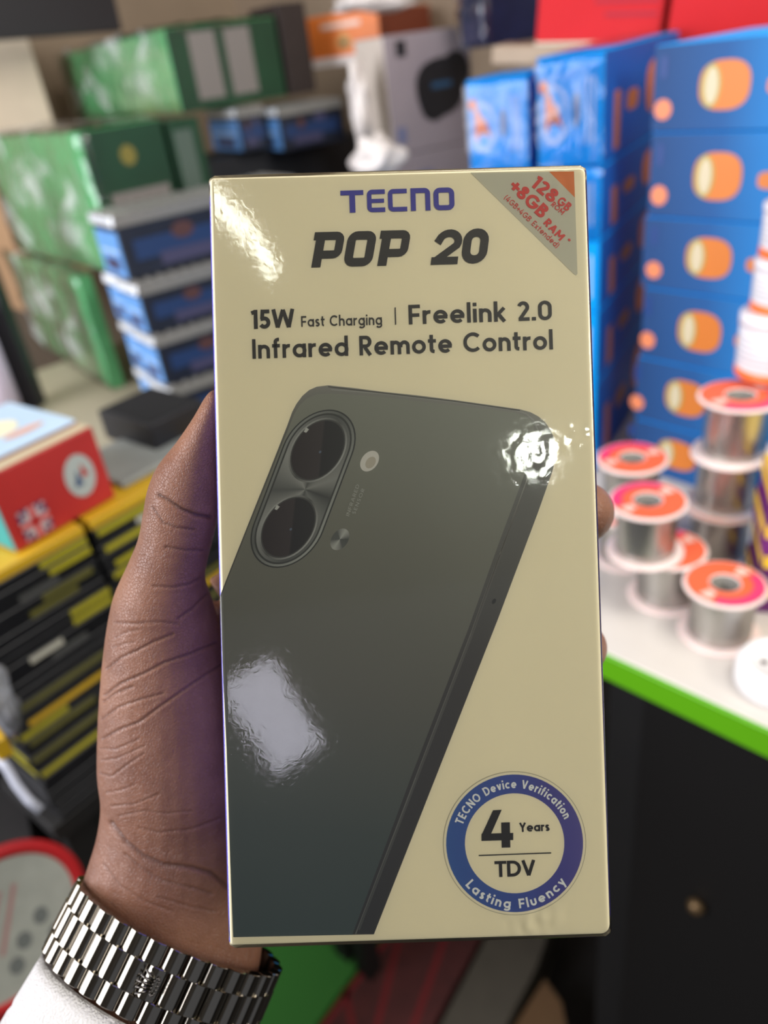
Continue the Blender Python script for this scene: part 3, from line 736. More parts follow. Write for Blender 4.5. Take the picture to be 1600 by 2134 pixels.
cx_ = nt.nodes.new('ShaderNodeMix'); cx_.data_type = 'RGBA'; nt.links.new(cm.outputs[0], cx_.inputs[0]); nt.links.new(cr.outputs[0], cx_.inputs[6]); cx_.inputs[7].default_value = srgb((70, 42, 36))
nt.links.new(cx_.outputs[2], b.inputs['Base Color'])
b.inputs['Roughness'].default_value = .45; b.inputs['Specular IOR Level'].default_value = .42
b.inputs['Subsurface Weight'].default_value = .12; b.inputs['Subsurface Scale'].default_value = .003; b.inputs['Subsurface Radius'].default_value = (1, .35, .2)
v1 = nt.nodes.new('ShaderNodeTexVoronoi'); v1.inputs['Scale'].default_value = 1250; v1.feature = 'DISTANCE_TO_EDGE'
mpp = nt.nodes.new('ShaderNodeMapping'); mpp.inputs['Scale'].default_value = (1, .45, 1); mpp.inputs['Rotation'].default_value = (0, .3, .9)
nt.links.new(tc.outputs['Object'], mpp.inputs[0]); nt.links.new(mpp.outputs[0], v1.inputs['Vector'])
n2 = nt.nodes.new('ShaderNodeTexNoise'); n2.inputs['Scale'].default_value = 420; n2.inputs['Detail'].default_value = 5; nt.links.new(mpp.outputs[0], n2.inputs['Vector'])
mr = nt.nodes.new('ShaderNodeMapRange'); mr.inputs[1].default_value = 0; mr.inputs[2].default_value = .12; nt.links.new(v1.outputs['Distance'], mr.inputs[0])
ad = nt.nodes.new('ShaderNodeMath'); ad.operation = 'MULTIPLY_ADD'; ad.inputs[1].default_value = .3
nt.links.new(mr.outputs[0], ad.inputs[0]); nt.links.new(n2.outputs['Fac'], ad.inputs[2])
bp = nt.nodes.new('ShaderNodeBump'); bp.inputs['Strength'].default_value = .62; bp.inputs['Distance'].default_value = .0005
nt.links.new(ad.outputs[0], bp.inputs['Height']); nt.links.new(bp.outputs[0], b.inputs['Normal'])
person = thing('person', 'person seen only as a left hand and wrist, gripping the cream box from behind', 'person', Matrix.Translation(P(380, 1900, .24)))
inv = person.matrix_world.inverted()
def under(name, me, m, par, label=None):
    """mesh given in shop coordinates, moved into its parent's frame"""
    me.transform(par.matrix_world.inverted() if par.parent is None else par.matrix_world.inverted()); return link(name, me, m, par, label)
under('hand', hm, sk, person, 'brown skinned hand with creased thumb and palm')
# thumbnail
# sleeve: white cotton tube around the forearm
AX = (RT*.40+UP*.87+FW*.29).normalized()         # forearm axis, towards the hand
W0 = P(377, 1922, .238)                          # centre of the bracelet's hand-side rim
view = (W0-CAM).normalized()
E1 = AX.cross(view).normalized()                 # across the wrist
if E1.dot(RT) < 0: E1 = -E1
E2 = AX.cross(E1).normalized()
if E2.dot(FW) > 0: E2 = -E2                      # towards the viewer
def sleeve():
    bm = bmesh.new(); n = 96; rings = []
    Cc = P(330, 2082, .2335)
    prof = [(.0, .0350, .0262), (-.0006, .0368, .0276), (0.0002, .0374, .0282), (-.004, .0378, .0286), (-.014, .0384, .0294), (-.016, .0381, .0291), (-.018, .0388, .0297), (-.035, .0400, .031), (-.06, .0420, .033), (-.085, .044, .035)]
    for k, (s, a, b_) in enumerate(prof):
        ring = []
        for i in range(n):
            t = 2*PI*i/n
            w_ = 0 if k == 0 else .0007*noise.noise(Vector((math.cos(t)*2.2, math.sin(t)*2.2, s*45)))*(1+abs(s)*30)
            ring.append(bm.verts.new(Cc+AX*s+E1*(a+w_)*math.cos(t)+E2*(b_+w_)*math.sin(t)))
        rings.append(ring)
    for r1, r2 in zip(rings, rings[1:]):
        for i in range(n): bm.faces.new((r1[i], r1[(i+1) % n], r2[(i+1) % n], r2[i]))
    return frombm(bm, True)
cot = mat('white_cotton', (206, 203, 202), .85, bump=.6, bscale=1400)
under('sleeve', sleeve(), cot, person, 'white cotton shirt cuff')

# ------------------------------------------------------------------ wristwatch bracelet
watch = thing('wristwatch', 'polished steel watch bracelet with a small crown emblem, worn round the wrist', 'watch', Matrix.Translation(W0-AX*.010))
steel_ = None; steel = mat('polished_steel', (150, 144, 134), .10, 1.0)
NL = 30; RA, RB = .0330, .0252
def ering(t, ra=RA, rb=RB): return E1*ra*math.cos(t)+E2*rb*math.sin(t)
# equal arc spacing round the oval
ts = np.linspace(0, 2*PI, 3601); pts = np.stack([RA*np.cos(ts), RB*np.sin(ts)], 1); sl = np.concatenate([[0], np.cumsum(np.linalg.norm(np.diff(pts, axis=0), axis=1))])
def at_s(f): return float(np.interp((f % 1)*sl[-1], sl, ts))
pitch = sl[-1]/NL
def linkmesh(length, wd):
    """half-round bar: x round the wrist, y along the arm, z outwards"""
    bm = bmesh.new(); secs = []
    prof = [(-wd/2, -.0012), (-wd/2, .0004), (-wd*.40, .0011), (-wd*.22, .0016), (0, .0018), (wd*.22, .0016), (wd*.40, .0011), (wd/2, .0004), (wd/2, -.0012)]
    def ring_(y, s=1): return [bm.verts.new((x*s, y, z*s if z > 0 else z)) for x, z in prof]
    a, b_ = ring_(-length/2+.00015), ring_(length/2-.00015)
    for i in range(len(prof)): j = (i+1) % len(prof); f = bm.faces.new((a[i], a[j], b_[j], b_[i])); f.smooth = True
    for y0, y1 in ((-length/2+.00015, -length/2), (length/2-.00015, length/2)):
        c, d = ring_(y0), ring_(y1, .93)
        for i in range(len(prof)): j = (i+1) % len(prof); bm.faces.new((c[i], c[j], d[j], d[i]))
        bm.faces.new(d)
    bmesh.ops.recalc_face_normals(bm, faces=bm.faces); me = bpy.data.meshes.new('mesh'); bm.to_mesh(me); bm.free(); return me
lm_side = linkmesh(.0058, pitch*.97); lm_mid = linkmesh(.0084, pitch*.97)
lm_side.materials.append(steel); lm_mid.materials.append(steel)
CLASP = None
for row, (off, lm, sh) in enumerate([(.0070, lm_side, 0), (0, lm_mid, .5), (-.0070, lm_side, 0)]):
    for i in range(NL):
        t = at_s((i+sh)/NL); pos = ering(t)+AX*off
        tg = (-E1*RA*math.sin(t)+E2*RB*math.cos(t)).normalized(); nr = tg.cross(AX).normalized()
        if nr.dot(pos-AX*off) < 0: nr = -nr
        xx = AX.cross(nr).normalized()
        o = bpy.data.objects.new('link', lm); C.objects.link(o); o.parent = watch
        o.matrix_local = Matrix.Translation(pos) @ Matrix((xx, AX, nr)).transposed().to_4x4()
        if row == 1:
            sxp = proj(watch.location+pos)
            if CLASP is None or abs(sxp[0]-322)+abs(sxp[1]-2040) < CLASP[0]: CLASP = (abs(sxp[0]-322)+abs(sxp[1]-2040), pos, xx, nr)
# crown emblem on the clasp
_, pos, xx, nr = CLASP
bm = bmesh.new(); up = AX*.6+xx*-.8; up = -xx; sd = AX
for k, (s, hgt) in enumerate([(-1, .0022), (-.5, .0027), (0, .0030), (.5, .0027), (1, .0022)]):
    hgt *= 1.3; a = pos+nr*.0019+sd*s*.0013; tip = pos+nr*.0025+sd*s*.0030+up*hgt
    bmesh.ops.create_icosphere(bm, subdivisions=1, radius=.00052, matrix=Matrix.Translation(tip))
    q = sd*.00035; c0 = [bm.verts.new(v) for v in (a-q, a+q, tip+q*.6, tip-q*.6)]; c1 = [bm.verts.new(v.co+nr*.0006) for v in c0]
    bm.faces.new(c1); bm.faces.new(c0[::-1])
    for i in range(4): bm.faces.new((c0[i], c0[(i+1) % 4], c1[(i+1) % 4], c1[i]))
rim = []
for i in range(14):
    t = 2*PI*i/14; bmesh.ops.create_icosphere(bm, subdivisions=1, radius=.00036, matrix=Matrix.Translation(pos+nr*.0023+sd*.0022*math.cos(t)+up*(-.0010+.0008*math.sin(t))))
link('emblem', frombm(bm, True), mat('dark_steel', (92, 88, 84), .2, 1.0), watch, 'small raised five-point crown')

# ------------------------------------------------------------------ solder wire spools
M_flange = mat('spool_plastic', (236, 214, 208), .35, sss=.2)
M_wire = mat('solder_wire', (184, 181, 176), .30, .92, bump=.15, bscale=300)
M_lab = mat('label_orange', (238, 100, 60), .45); M_pink = mat('label_pink', (226, 56, 108), .45); M_labw = mat('label_pale', (240, 190, 176), .5)
M_hub = mat('hub_grey', (120, 116, 110), .6)
def make_spool(o, yaw, label, s=1.0, faded=False, group='solder wire spools on the counter', Hs=.048):
    R_, Rw, Rh, H = .030*s, .0232*s, .0105*s, Hs*s
    t = thing('solder_spool', label, 'spool', frame(o, yaw), group)
    fl = lathe([(Rh, 0), (R_-.001, 0), (R_, .0008), (R_, .0018), (R_-.001, .0026), (Rh, .0026)], 48, True, True)
    f1 = link('flange', fl, M_flange, t); f2 = link('flange', fl, M_flange, t); f2.location.z = H-.0026
    pr = []; nr_ = 17
    for i in range(nr_):
        z0 = .0026+(H-.0052)*i/nr_; dz = (H-.0052)/nr_
        pr += [(Rw-.0007*s, z0+.0001), (Rw, z0+dz*.5)]
    pr.append((Rw-.0007*s, H-.0026))
    link('wire_winding', lathe(pr, 48), M_wire, t, 'silvery solder wire winding')
    link('hub', lathe([(Rh, .001), (Rh, H-.0005), (Rh-.0012, H-.0005), (Rh-.0012, .001)], 32, True, True), M_hub, t)
    def ann(r0, r1, a0, a1, z, n=36):
        vs = []; fs = []
        for i in range(n+1):
            a = math.radians(a0+(a1-a0)*i/n); vs += [(r0*math.cos(a), r0*math.sin(a), z), (r1*math.cos(a), r1*math.sin(a), z)]
        for i in range(n): fs.append((2*i, 2*i+1, 2*i+3, 2*i+2))
        return mesh(vs, fs)
    lb = link('label', ann(Rh+.001, R_-.0025, 0, 360, H+.0003, 48), M_lab, t, 'orange and pink ring label')
    link('label_band', ann(R_-.0105*s, R_-.0028, 200, 340, H+.0006), M_pink, lb)
    link('label_patch', ann(Rh+.004, R_-.0055, -12, 12, H+.0006, 8), M_labw, lb)
    link('label_patch', ann(Rh+.004, R_-.0055, 168, 192, H+.0006, 8), M_labw, lb)
    return t
HS = .048
def spool_stack(bx_, by_, z0, entries):
    q = Zp(bx_, by_, z0)
    for k, (dx, dy, yaw, label, s) in enumerate(entries):
        make_spool(Vector((q.x+dx, q.y+dy, z0+k*(HS*1.0+.0006))), yaw, label, s)
spool_stack(1497, 1318, CZ, [(0, 0, 30, 'solder spool nearest the counter edge, pink arc of its label at the front', 1.0)])
spool_stack(1385, 1240, CZ, [(0, 0, 200, 'lower solder spool under the pink-topped one, mostly covered by its flange', 1.0),
                             (-.020, .0, 205, 'upper solder spool with bright pink and orange label, beside the fingertip', 1.0)])
spool_stack(1320, 1185, CZ, [(0, .022, 200, 'bottom solder spool of the left rear pair, behind the fingertip', 1.0),
                             (.004, .028, 190, 'top solder spool of the left rear pair, red-orange label', 1.0)])
spool_stack(1492, 1150, CZ, [(.0, .0, 120, 'bottom solder spool of the tall stack of three at the right', 1.04),
                             (.003, .003, 80, 'middle solder spool of the tall stack of three at the right', 1.04),
                             (.006, .004, 20, 'topmost solder spool of the tall stack, orange label below the white jars', 1.08)])

# ------------------------------------------------------------------ blue cartons with orange jar pictures
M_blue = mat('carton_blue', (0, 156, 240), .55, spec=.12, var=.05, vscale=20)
M_bdark = mat('carton_blue_painted_shade', (0, 84, 168), .5, spec=.2)  # darker copy of the carton blue, shade painted into the long sides
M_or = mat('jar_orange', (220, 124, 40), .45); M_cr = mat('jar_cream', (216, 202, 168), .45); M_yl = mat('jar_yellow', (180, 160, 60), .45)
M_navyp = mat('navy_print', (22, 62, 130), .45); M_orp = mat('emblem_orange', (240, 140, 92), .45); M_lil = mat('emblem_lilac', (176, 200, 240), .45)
M_grad = gradmat('carton_blue_shade_grade', [(0, (10, 66, 122)), (.35, (4, 84, 150)), (1, (0, 158, 242))], (0.01, 0), (.16, 0), .6)  # deep end paints in the shade beside the neighbouring column
def jar_face(t, face, L, H, sc_=1.0, u0=.10, w=.0004):
    """orange jar, pill and small emblem as printed on the long side"""
    cu = u0; cv = H*.50; rv = H*.27
    j = decal(t, face, ell(cu, cv, .021, rv, 26, 0, .75), M_or, 'jar_picture', e=.0006)
    decal(t, face, ell(cu-.0110, cv, .0085, rv*.90, 22), M_yl, 'jar_lid_rim', e=.0008)
    decal(t, face, ell(cu-.0105, cv, .0058, rv*.76, 22), M_cr, 'jar_lid', e=.001)
    decal(t, face, ell(cu+.047, cv-.002, .013, H*.095, 20, 0, .55), M_or, 'pill_picture', e=.0006)
    decal(t, face, ell(cu-.052, cv-H*.24, .008, H*.12, 18), M_orp, 'small_emblem', e=.0006)
    decal(t, face, rect(cu-.056, cv+.12*H, cu-.050, cv+H*.36), M_navyp, 'side_text', e=.0006)
base = Zp(1304, 985, CZ)+yawv(38)*.014; yawR = -52
tops = [870, 742, 597, 450, 275, 92]
z = CZ; lv = ['bottom', 'second from the bottom', 'third from the bottom', 'third from the top', 'second from the top', 'topmost']
for k, yt in enumerate(tops):
    o = Vector((base.x, base.y, z)); h = solve(o, Vector((0, 0, 1)), 1, yt, .3)
    t = carton('blue_carton', 'bright blue carton with orange jar picture, %s of the right-hand stack' % lv[k], 'carton', o+yawv(yawR)*random.uniform(-.003, .003), yawR, .34, .16, h-.001, M_blue, 'blue cartons stacked at the right')
    u0 = solve(o+Vector((0, 0, h/2)), yawv(yawR), 0, [1412, 1432, 1455, 1482, 1494, 1512][k], .33)
    link('graded_face', boxmesh(.0005, .3395, -.0002, .0, .0005, h-.0015, 0), M_grad, t, 'long face in blue print with shade painted into its deep end')
    jar_face(t, 'R', .34, h, u0=u0)
    z += h
ZTOP = z
# left blue columns, showing their ends
nb = Zp(1238, 985, CZ); yS = 57
zt = solve(Vector((nb.x, nb.y, CZ)), Vector((0, 0, 1)), 1, 101, 1.0)
lvh = [.0, .25, .44, .62, .80, 1.0]
yy = [101, 345, 500, 650, 800, 985][::-1]
z = CZ; zs = [CZ]
for k in range(5):
    o = Vector((nb.x, nb.y, z)); h = solve(o, Vector((0, 0, 1)), 1, yy[k+1], .4)
    wl = .058
    for c in range(2):
        oo = o+yawv(yS+90)*(c*(wl+.009))+Vector((0, 0, 0))
        nm = ['nearer', 'farther'][c]
        hh = h-.001 if not (c == 1 and k == 4) else h-.012
        t = carton('blue_carton', 'blue carton seen end-on, %s column, %s' % (['right', 'left'][c], ['at the foot', 'second from the foot', 'middle level', 'second from the top', 'top level'][k]), 'carton', oo, yS, .30, wl, hh, M_blue, 'blue cartons stacked end-on')
        link('painted_shade_side', boxmesh(.0008, .2992, -.0003, .0, .0008, hh-.001, 0), M_bdark, t, 'long side in deeper blue with shade put into its colour')
        # end print: ring emblem with small figure strokes, dark bar, vertical text
        em = decal(t, 'L', ell(wl*.74, hh*.48, wl*.22, hh*.27, 26), M_lil, 'ring_emblem', e=.0005)
        decal(t, 'L', ell(wl*.74, hh*.49, wl*.18, hh*.225, 24), M_blue, 'emblem_field', e=.0007)
        decal(t, 'L', [(wl*.86, hh*.68), (wl*.80, hh*.69), (wl*.66, hh*.40), (wl*.60, hh*.36), (wl*.64, hh*.46), (wl*.70, hh*.60), (wl*.80, hh*.42), (wl*.84, hh*.32), (wl*.88, hh*.40)], M_orp, 'emblem_figure', e=.0009)
        decal(t, 'L', ell(wl*.90, hh*.74, wl*.07, hh*.06, 14), M_orp, 'emblem_dot', e=.0009)
        decal(t, 'L', ell(wl*.40, hh*.52, wl*.05, hh*.16, 16), M_navyp, 'print_bar', e=.0005)
        for q in range(2): decal(t, 'L', rect(wl*(.12+.09*q), hh*.2, wl*(.16+.09*q), hh*.8), M_lil, 'side_text', e=.0005)
        if c == 0:
            decal(t, 'R', rect(.035, hh*.08, .055, hh*.62), mat('orange_print_dim', (200, 110, 60), .5), 'side_print', e=.0005)
            decal(t, 'R', ell(.10, hh*.48, .022, hh*.10, 18, 0, .6), MATS['orange_print_dim'], 'pill_picture', e=.0005)
            decal(t, 'R', ell(.19, hh*.52, .035, hh*.27, 22, 0, .7), MATS['orange_print_dim'], 'jar_picture', e=.0005)
        if k >= 3: wrap(t, .30, wl, hh, film_mat('wrap_loose', .12, 1.2, .8, 30, veil=.0), 6, .0012, seed=k*3+c, off=.0012)
    z += h; zs.append(z)
# red cartons on top of the blue stack
M_red = mat('carton_red', (200, 30, 36), .38, var=.03); M_redt = mat('red_text', (168, 34, 52), .5); M_silver = mat('silver_emblem', (200, 200, 206), .4)
M_paper = mat('carton_paper', (206, 196, 180), .7)
def red_carton(xn, yb, d, xr, label, yaw, H=.12, D=.2):
    o = P(xn, yb, d); L = solve(o, yawv(yaw), 0, xr, 1.0)
    t = carton('red_carton', label, 'carton', o, yaw, L, D, H, M_red, 'red cartons at the top right', tilt=('Y', 6))
    return t, L
t, L = red_carton(1116, 88, .90, 1378, 'red carton with dark text lines, at the top left of the bright red pair', -17, .13, .17)
for k in range(3): decal(t, 'R', rect(L*(.36+.09*k), .050-.013*k, L*.95, .054-.013*k), M_redt, 'text_line', e=.0005)
decal(t, 'R', ell(L*.24, .075, .012, .014, 16), M_silver, 'silver_emblem', e=.0005)
link('base_flap', boxmesh(-.001, L+.001, -.001, .172, -.003, .0, .0005), M_paper, t, 'pale unprinted base edge')
tray = thing('cardboard_tray', 'shallow tan cardboard tray under the left red carton, resting on the blue cartons', 'tray', t.matrix_world.copy())
link('base', boxmesh(-.05, L+.01, -.004, .19, -.022, -.0035, .001), mat('tray_tan', (168, 148, 128), .75, var=.08), tray)
t, L = red_carton(1388, 86, .86, 1760, 'plain red carton at the top right edge', -17, .13, .2)
decal(t, 'R', ell(L*.56, .068, .018, .028, 20), M_silver, 'silver_emblem', e=.0005)

# ------------------------------------------------------------------ white jars stacked above the spools
M_jar = mat('jar_white', (240, 236, 238), .3, coat=.3); M_band = mat('band_orange', (250, 120, 50), .4); M_txt = mat('grey_text', (200, 198, 202), .5)
M_clear = mat('lid_clear', (196, 190, 226), .15, trans=.3)
topz = CZ+3*(HS+.0006)+.0085
jb = Zp(1612, 776, topz)
z = topz; spec = [(.030, .052, 0), (.027, .040, 1), (.028, .040, 0), (.026, .052, 1)]
for k, (r, h, c) in enumerate(spec):
    t = thing('white_jar', ['white jar with broad orange foot, lowest of the jar tower', 'white jar second from the bottom of the tower', 'white jar third from the bottom, with orange collar', 'highest jar of the tower, with pale lilac lid'][k], 'jar', frame(Vector((jb.x+.004*k, jb.y+.002*k, z)), 0), 'white jars stacked above the spools')
    link('jar_body', lathe([(0, 0), (r-.001, 0), (r, .001), (r, h*.82), (r-.002, h*.84), (0, h*.84)], 40), M_jar, t)
    link('band', lathe([(r+.0003, .001), (r+.0003, .008), (r-.0005, .008), (r-.0005, .001)], 40, True, True), M_band, t)
    link('lid', lathe([(0, h), (r*.9, h), (r+.0008, h-.001), (r+.0008, h*.82), (0, h*.82)], 40), M_jar if k < 3 else M_clear, t)
    for q in range(5): link('text_line', lathe([(r+.0003, h*(.3+.09*q)), (r+.0003, h*(.33+.09*q))], 40), M_txt, t)
    z += h+.0004

# purple and yellow packs on the counter at the right edge
M_pur = mat('pack_purple', (108, 30, 112), .4); M_ye = mat('pack_yellow', (246, 200, 30), .4)
q0 = Zp(1570, 1275, CZ)
z = CZ
for k in range(4):
    o = Vector((q0.x+.002*(k % 2)-.0015, q0.y, z))
    t = carton('small_pack', ['lowest', 'second', 'third', 'topmost'][k]+' purple and yellow pack stacked at the right edge beside the spools', 'pack', o, -20, .09, .06, .0275, M_pur, 'purple and yellow packs')
    decal(t, 'R', rect(.001, .0155, .089, .0265), M_ye, 'yellow_band'); decal(t, 'L', rect(.001, .0155, .059, .0265), M_ye, 'yellow_band')
    if k == 3: decal(t, 'T', rect(.001, .001, .089, .059), M_ye, 'yellow_top', H=.0275)
    z += .0279
# white round fitting, lower right on the counter
q1 = Zp(1618, 1425, CZ)
t = thing('round_socket', 'white round plastic fitting with small holes near the counter edge', 'socket', frame(Vector((q1.x, q1.y, CZ)), 20))
link('housing', lathe([(0, 0), (.027, 0), (.0285, .002), (.0285, .016), (.026, .021), (.021, .023), (.020, .021), (0, .021)], 48), mat('plastic_white', (238, 236, 236), .3), t)
for a in (150, 210, 270): 
    o = link('hole', lathe([(0, .0214), (.0022, .0214), (.0026, .0211)], 14), mat('hole_dark', (70, 52, 48), .6), t); o.location = (.011*math.cos(math.radians(a)), .011*math.sin(math.radians(a)), 0)

# ------------------------------------------------------------------ left: green bundles, navy packs, cartons
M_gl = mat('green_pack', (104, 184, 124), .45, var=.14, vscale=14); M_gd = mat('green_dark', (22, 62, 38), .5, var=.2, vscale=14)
M_glab = mat('grey_label', (128, 122, 118), .6); M_yem = mat('yellow_emblem', (128, 118, 52), .5)
M_wrap = film_mat('bundle_wrap', .12, 2.4, 1.0, 13, veil=.45, dist=.006)
def place_carton(name, label, cat, xn, yb, d, yaw, xr, xl, yt, m, group=None, tilt=None, zb=None):
    """near base corner at a pixel; far ends and top taken from the photograph"""
    o = P(xn, yb, d) if zb is None else Zp(xn, yb, zb)
    L = solve(o, yawv(yaw), 0, xr, 1.2); D = solve(o, yawv(yaw+90), 0, xl, 1.2); H = solve(o, Vector((0, 0, 1)), 1, yt, 1.2)
    t = carton(name, label, cat, o, yaw, L, D, H, m, group, tilt)
    return t, L, D, H, o
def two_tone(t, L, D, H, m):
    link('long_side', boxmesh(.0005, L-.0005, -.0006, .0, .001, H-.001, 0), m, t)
# back counter carrying the left stacks
bc0 = Zp(385, 900, CZ)
bcn = thing('back_counter', 'tan topped counter along the back wall under the green and navy stacks', 'counter', frame(Vector((bc0.x, bc0.y, 0))+yawv(-50)*.03, 40))
link('worktop', boxmesh(-1.2, .50, 0, .52, CZ-.03, CZ, .001), mat('dark_top', (172, 162, 138), .6), bcn)
link('carcass', boxmesh(-1.18, .48, .03, .5, 0, CZ-.03, .001), M_dark, bcn)
# lower green bundle C (standing), upper bundle B, top bundle A
tC, L, D, H, oC = place_carton('green_bundle', 'pale green wrapped bundle standing lowest at the left, beside the black post', 'bundle', 236, 812, 0, 35, 262, 84, 580, M_gl, 'green wrapped bundles', zb=CZ)
link('seam', boxmesh(-.002, 0, D*.42, D*.46, .002, H-.002, 0), M_gd, tC, 'dark gap between two packs')
wrap(tC, L, D, H, M_wrap, 12, .004, seed=5)
zC = oC.z+H
tB, L, D, H, oB = place_carton('green_bundle', 'large pale green plastic-wrapped bundle at left, under the topmost green one', 'bundle', 250, 572, 0, 38, 400, 40, 276, M_gl, 'green wrapped bundles', zb=zC+.008)
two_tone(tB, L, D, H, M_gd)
decal(tB, 'R', rect(L*.16, H*.34, L*.92, H*.56), M_glab, 'grey_label', e=.001)
decal(tB, 'R', ell(L*.50, H*.80, L*.10, H*.07, 16), M_yem, 'yellow_emblem', e=.001)
wrap(tB, L, D, H, M_wrap, 12, .005, seed=9)
oB2 = oB+yawv(38)*(L+.01)
L2 = solve(oB2, yawv(38), 0, 470, 1)
tB2 = carton('green_bundle', 'dark green pack with a greyish window, right of the large green bundle', 'bundle', oB2, 38, L2, D*.8, H*.97, M_gd, 'green wrapped bundles')
decal(tB2, 'R', rect(L2*.1, H*.45, L2*.7, H*.9), mat('window_grey', (84, 100, 90), .5), 'window_print', e=.001)
zB = oB.z+H
oA = P(380, 236, (oB2-CAM).dot(FW)+.10)
oA.z = oA.z
L = solve(oA, yawv(33), 0, 597, 1.2); D = solve(oA, yawv(123), 0, 157, 1.2); H = solve(oA, Vector((0, 0, 1)), 1, 60, 1)
tA = carton('green_bundle', 'topmost green bundle with creased shiny wrap and two grey labels on its side', 'bundle', oA, 33, L, D, H, M_gl, 'green wrapped bundles')
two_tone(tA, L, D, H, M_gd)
decal(tA, 'R', rect(L*.18, H*.12, L*.42, H*.93), M_glab, 'grey_label', e=.001); decal(tA, 'R', rect(L*.50, H*.12, L*.74, H*.93), M_glab, 'grey_label', e=.001)
wrap(tA, L, D, H, M_wrap, 12, .005, seed=2)
dk = oA+yawv(33)*(solve(oA, yawv(33), 0, 600, 1.2)+.006)
carton('dark_carton', 'dark brown carton squeezed between the topmost green bundle and the orange box', 'carton', dk, 33, solve(dk, yawv(33), 0, 660, 1), .1, solve(dk, Vector((0, 0, 1)), 1, 8, 1), mat('carton_dark_brown', (44, 34, 32), .6, var=.2))
print('zC', zC, 'zB', zB, 'oA.z', oA.z, 'ZTOP', ZTOP)

# navy packs: blue lit ends, dark long sides with faint print, ribbed clear tops
M_nv = mat('pack_navy', (20, 27, 44), .5, var=.25, vscale=40); M_end = mat('pack_end_blue', (104, 160, 226), .4, var=.1, vscale=60)
M_pv = mat('print_violet', (66, 64, 94), .5); M_pb = mat('print_mid_blue', (28, 54, 98), .5); M_po = mat('print_rust', (82, 52, 50), .5)
M_rib = mat('ribbed_tray', (128, 126, 122), .3, .0, coat=.3); M_lip = mat('ribbed_lip', (206, 210, 216), .15, .0, coat=.8, spec=.8)
def navy(label, o, yaw, L, D, H, group='navy packs in clear ribbed trays'):
    t = carton('blister_pack', label, 'pack', o, yaw, L, D, H, M_nv, group)
    e = link('end_panel', boxmesh(-.0012, 0, .003, D-.003, .002, H*.78, 0), M_end, t, 'bright blue end panel')
    decal(t, 'L', rect(D*.12, H*.42, D*.88, H*.47), mat('light_line', (190, 214, 240), .4), 'print_line', e=.0016)
    decal(t, 'L', rect(D*.2, H*.12, D*.8, H*.34), M_pv, 'print_text', e=.0016)
    decal(t, 'R', rect(L*.06, H*.28, L*.9, H*.62), M_pb, 'print_band', e=.0008)
    decal(t, 'R', rect(L*.18, H*.12, L*.62, H*.34), M_pv, 'print_text', e=.0012)
    decal(t, 'R', ell(L*.32, H*.62, L*.06, H*.14, 14), M_po, 'print_spot', e=.0012); decal(t, 'R', ell(L*.62, H*.70, L*.10, H*.10, 14), M_pv, 'print_spot', e=.0012)
    # ribbed tray top: row of half-round ridges along the length
    vs, fs = [], []; n = 6*max(4, int(L/.016)); 
    for i in range(n+1):
        x = L*i/n; zz = H+.0012+.0045*abs(math.sin(PI*i/6))
        vs += [(x, -.002, H-.010), (x, -.002, zz), (x, D+.002, zz), (x, D+.002, H-.010)]
    for i in range(n):
        for q in range(3): fs.append((4*i+q, 4*i+q+1, 4*i+q+5, 4*i+q+4))
    fs += [(0, 1, 2, 3), (4*n+3, 4*n+2, 4*n+1, 4*n)]
    link('ribbed_tray', mesh(vs, fs), M_rib, t, 'clear ribbed plastic tray')
    # front ridges of the tray over the end
    nn = 5; vs, fs = [], []
    for i in range(nn*6+1):
        y = D*i/(nn*6); k = .004*abs(math.sin(PI*i/6)); vs += [(-.002-k, y, H-.008), (-.001-k, y, H+.0035)]
    for i in range(nn*6): fs.append((2*i, 2*i+1, 2*i+3, 2*i+2))
    link('tray_lip', mesh(vs, fs, True), M_lip, t)
    return t
nz = Zp(378, 892, CZ); z = CZ; yN = 33
rows = [(378, 892, 806, 'lowest navy pack of the near stack, its blue end above the black case'), (362, 806, 700, 'second navy pack from the bottom of the near stack'), (345, 700, 592, 'third navy pack from the bottom, its end beside a shorter neighbour')]
for k, (xn, yb, yt, lab) in enumerate(rows):
    o = Vector((nz.x-.004*k, nz.y+.004*k, z)); h = solve(o, Vector((0, 0, 1)), 1, yt, .3)
    D = .074 if k else .080
    navy(lab, o, yN, .22, D, h-.006)
    # neighbour behind-left, a step back
    o2 = o+yawv(yN+90)*(D+.006)+yawv(yN)*.004
    navy(['blue-ended pack', 'blue-ended pack', 'short blue-ended pack'][k]+' on the left side of the near stack, '+['bottom row', 'middle row', 'third row'][k], o2, yN, .2, .055, h-.006)
    z += h
o = wall_hit(268, 572, Vector((nz.x, nz.y, z)), yN+90); o = Vector((o.x, o.y, z)); h = solve(o, Vector((0, 0, 1)), 1, 448, .3)
navy('topmost navy pack of the near stack, with rust and violet print on its long side', o, yN, .27, .088, h-.006)
zn = z+h
# upper row of navy packs behind, left of the white box
for k, (xn, yb, yt, xl, xr) in enumerate([(508, 318, 226, 447, 516), (592, 316, 224, 518, 722)]):
    d = 1.33-.0*k; o = P(xn, yb, d); D = solve(o, yawv(118), 0, xl, .3); H = solve(o, Vector((0, 0, 1)), 1, yt, .3); L = .05 if k == 0 else solve(o, yawv(28), 0, xr, .6)
    navy(['navy pack with small bright end, left one of the upper row behind', 'long navy pack of the upper row, reaching behind the white bag'][k], o, 28, L, D, H-.005, 'navy packs of the upper row')
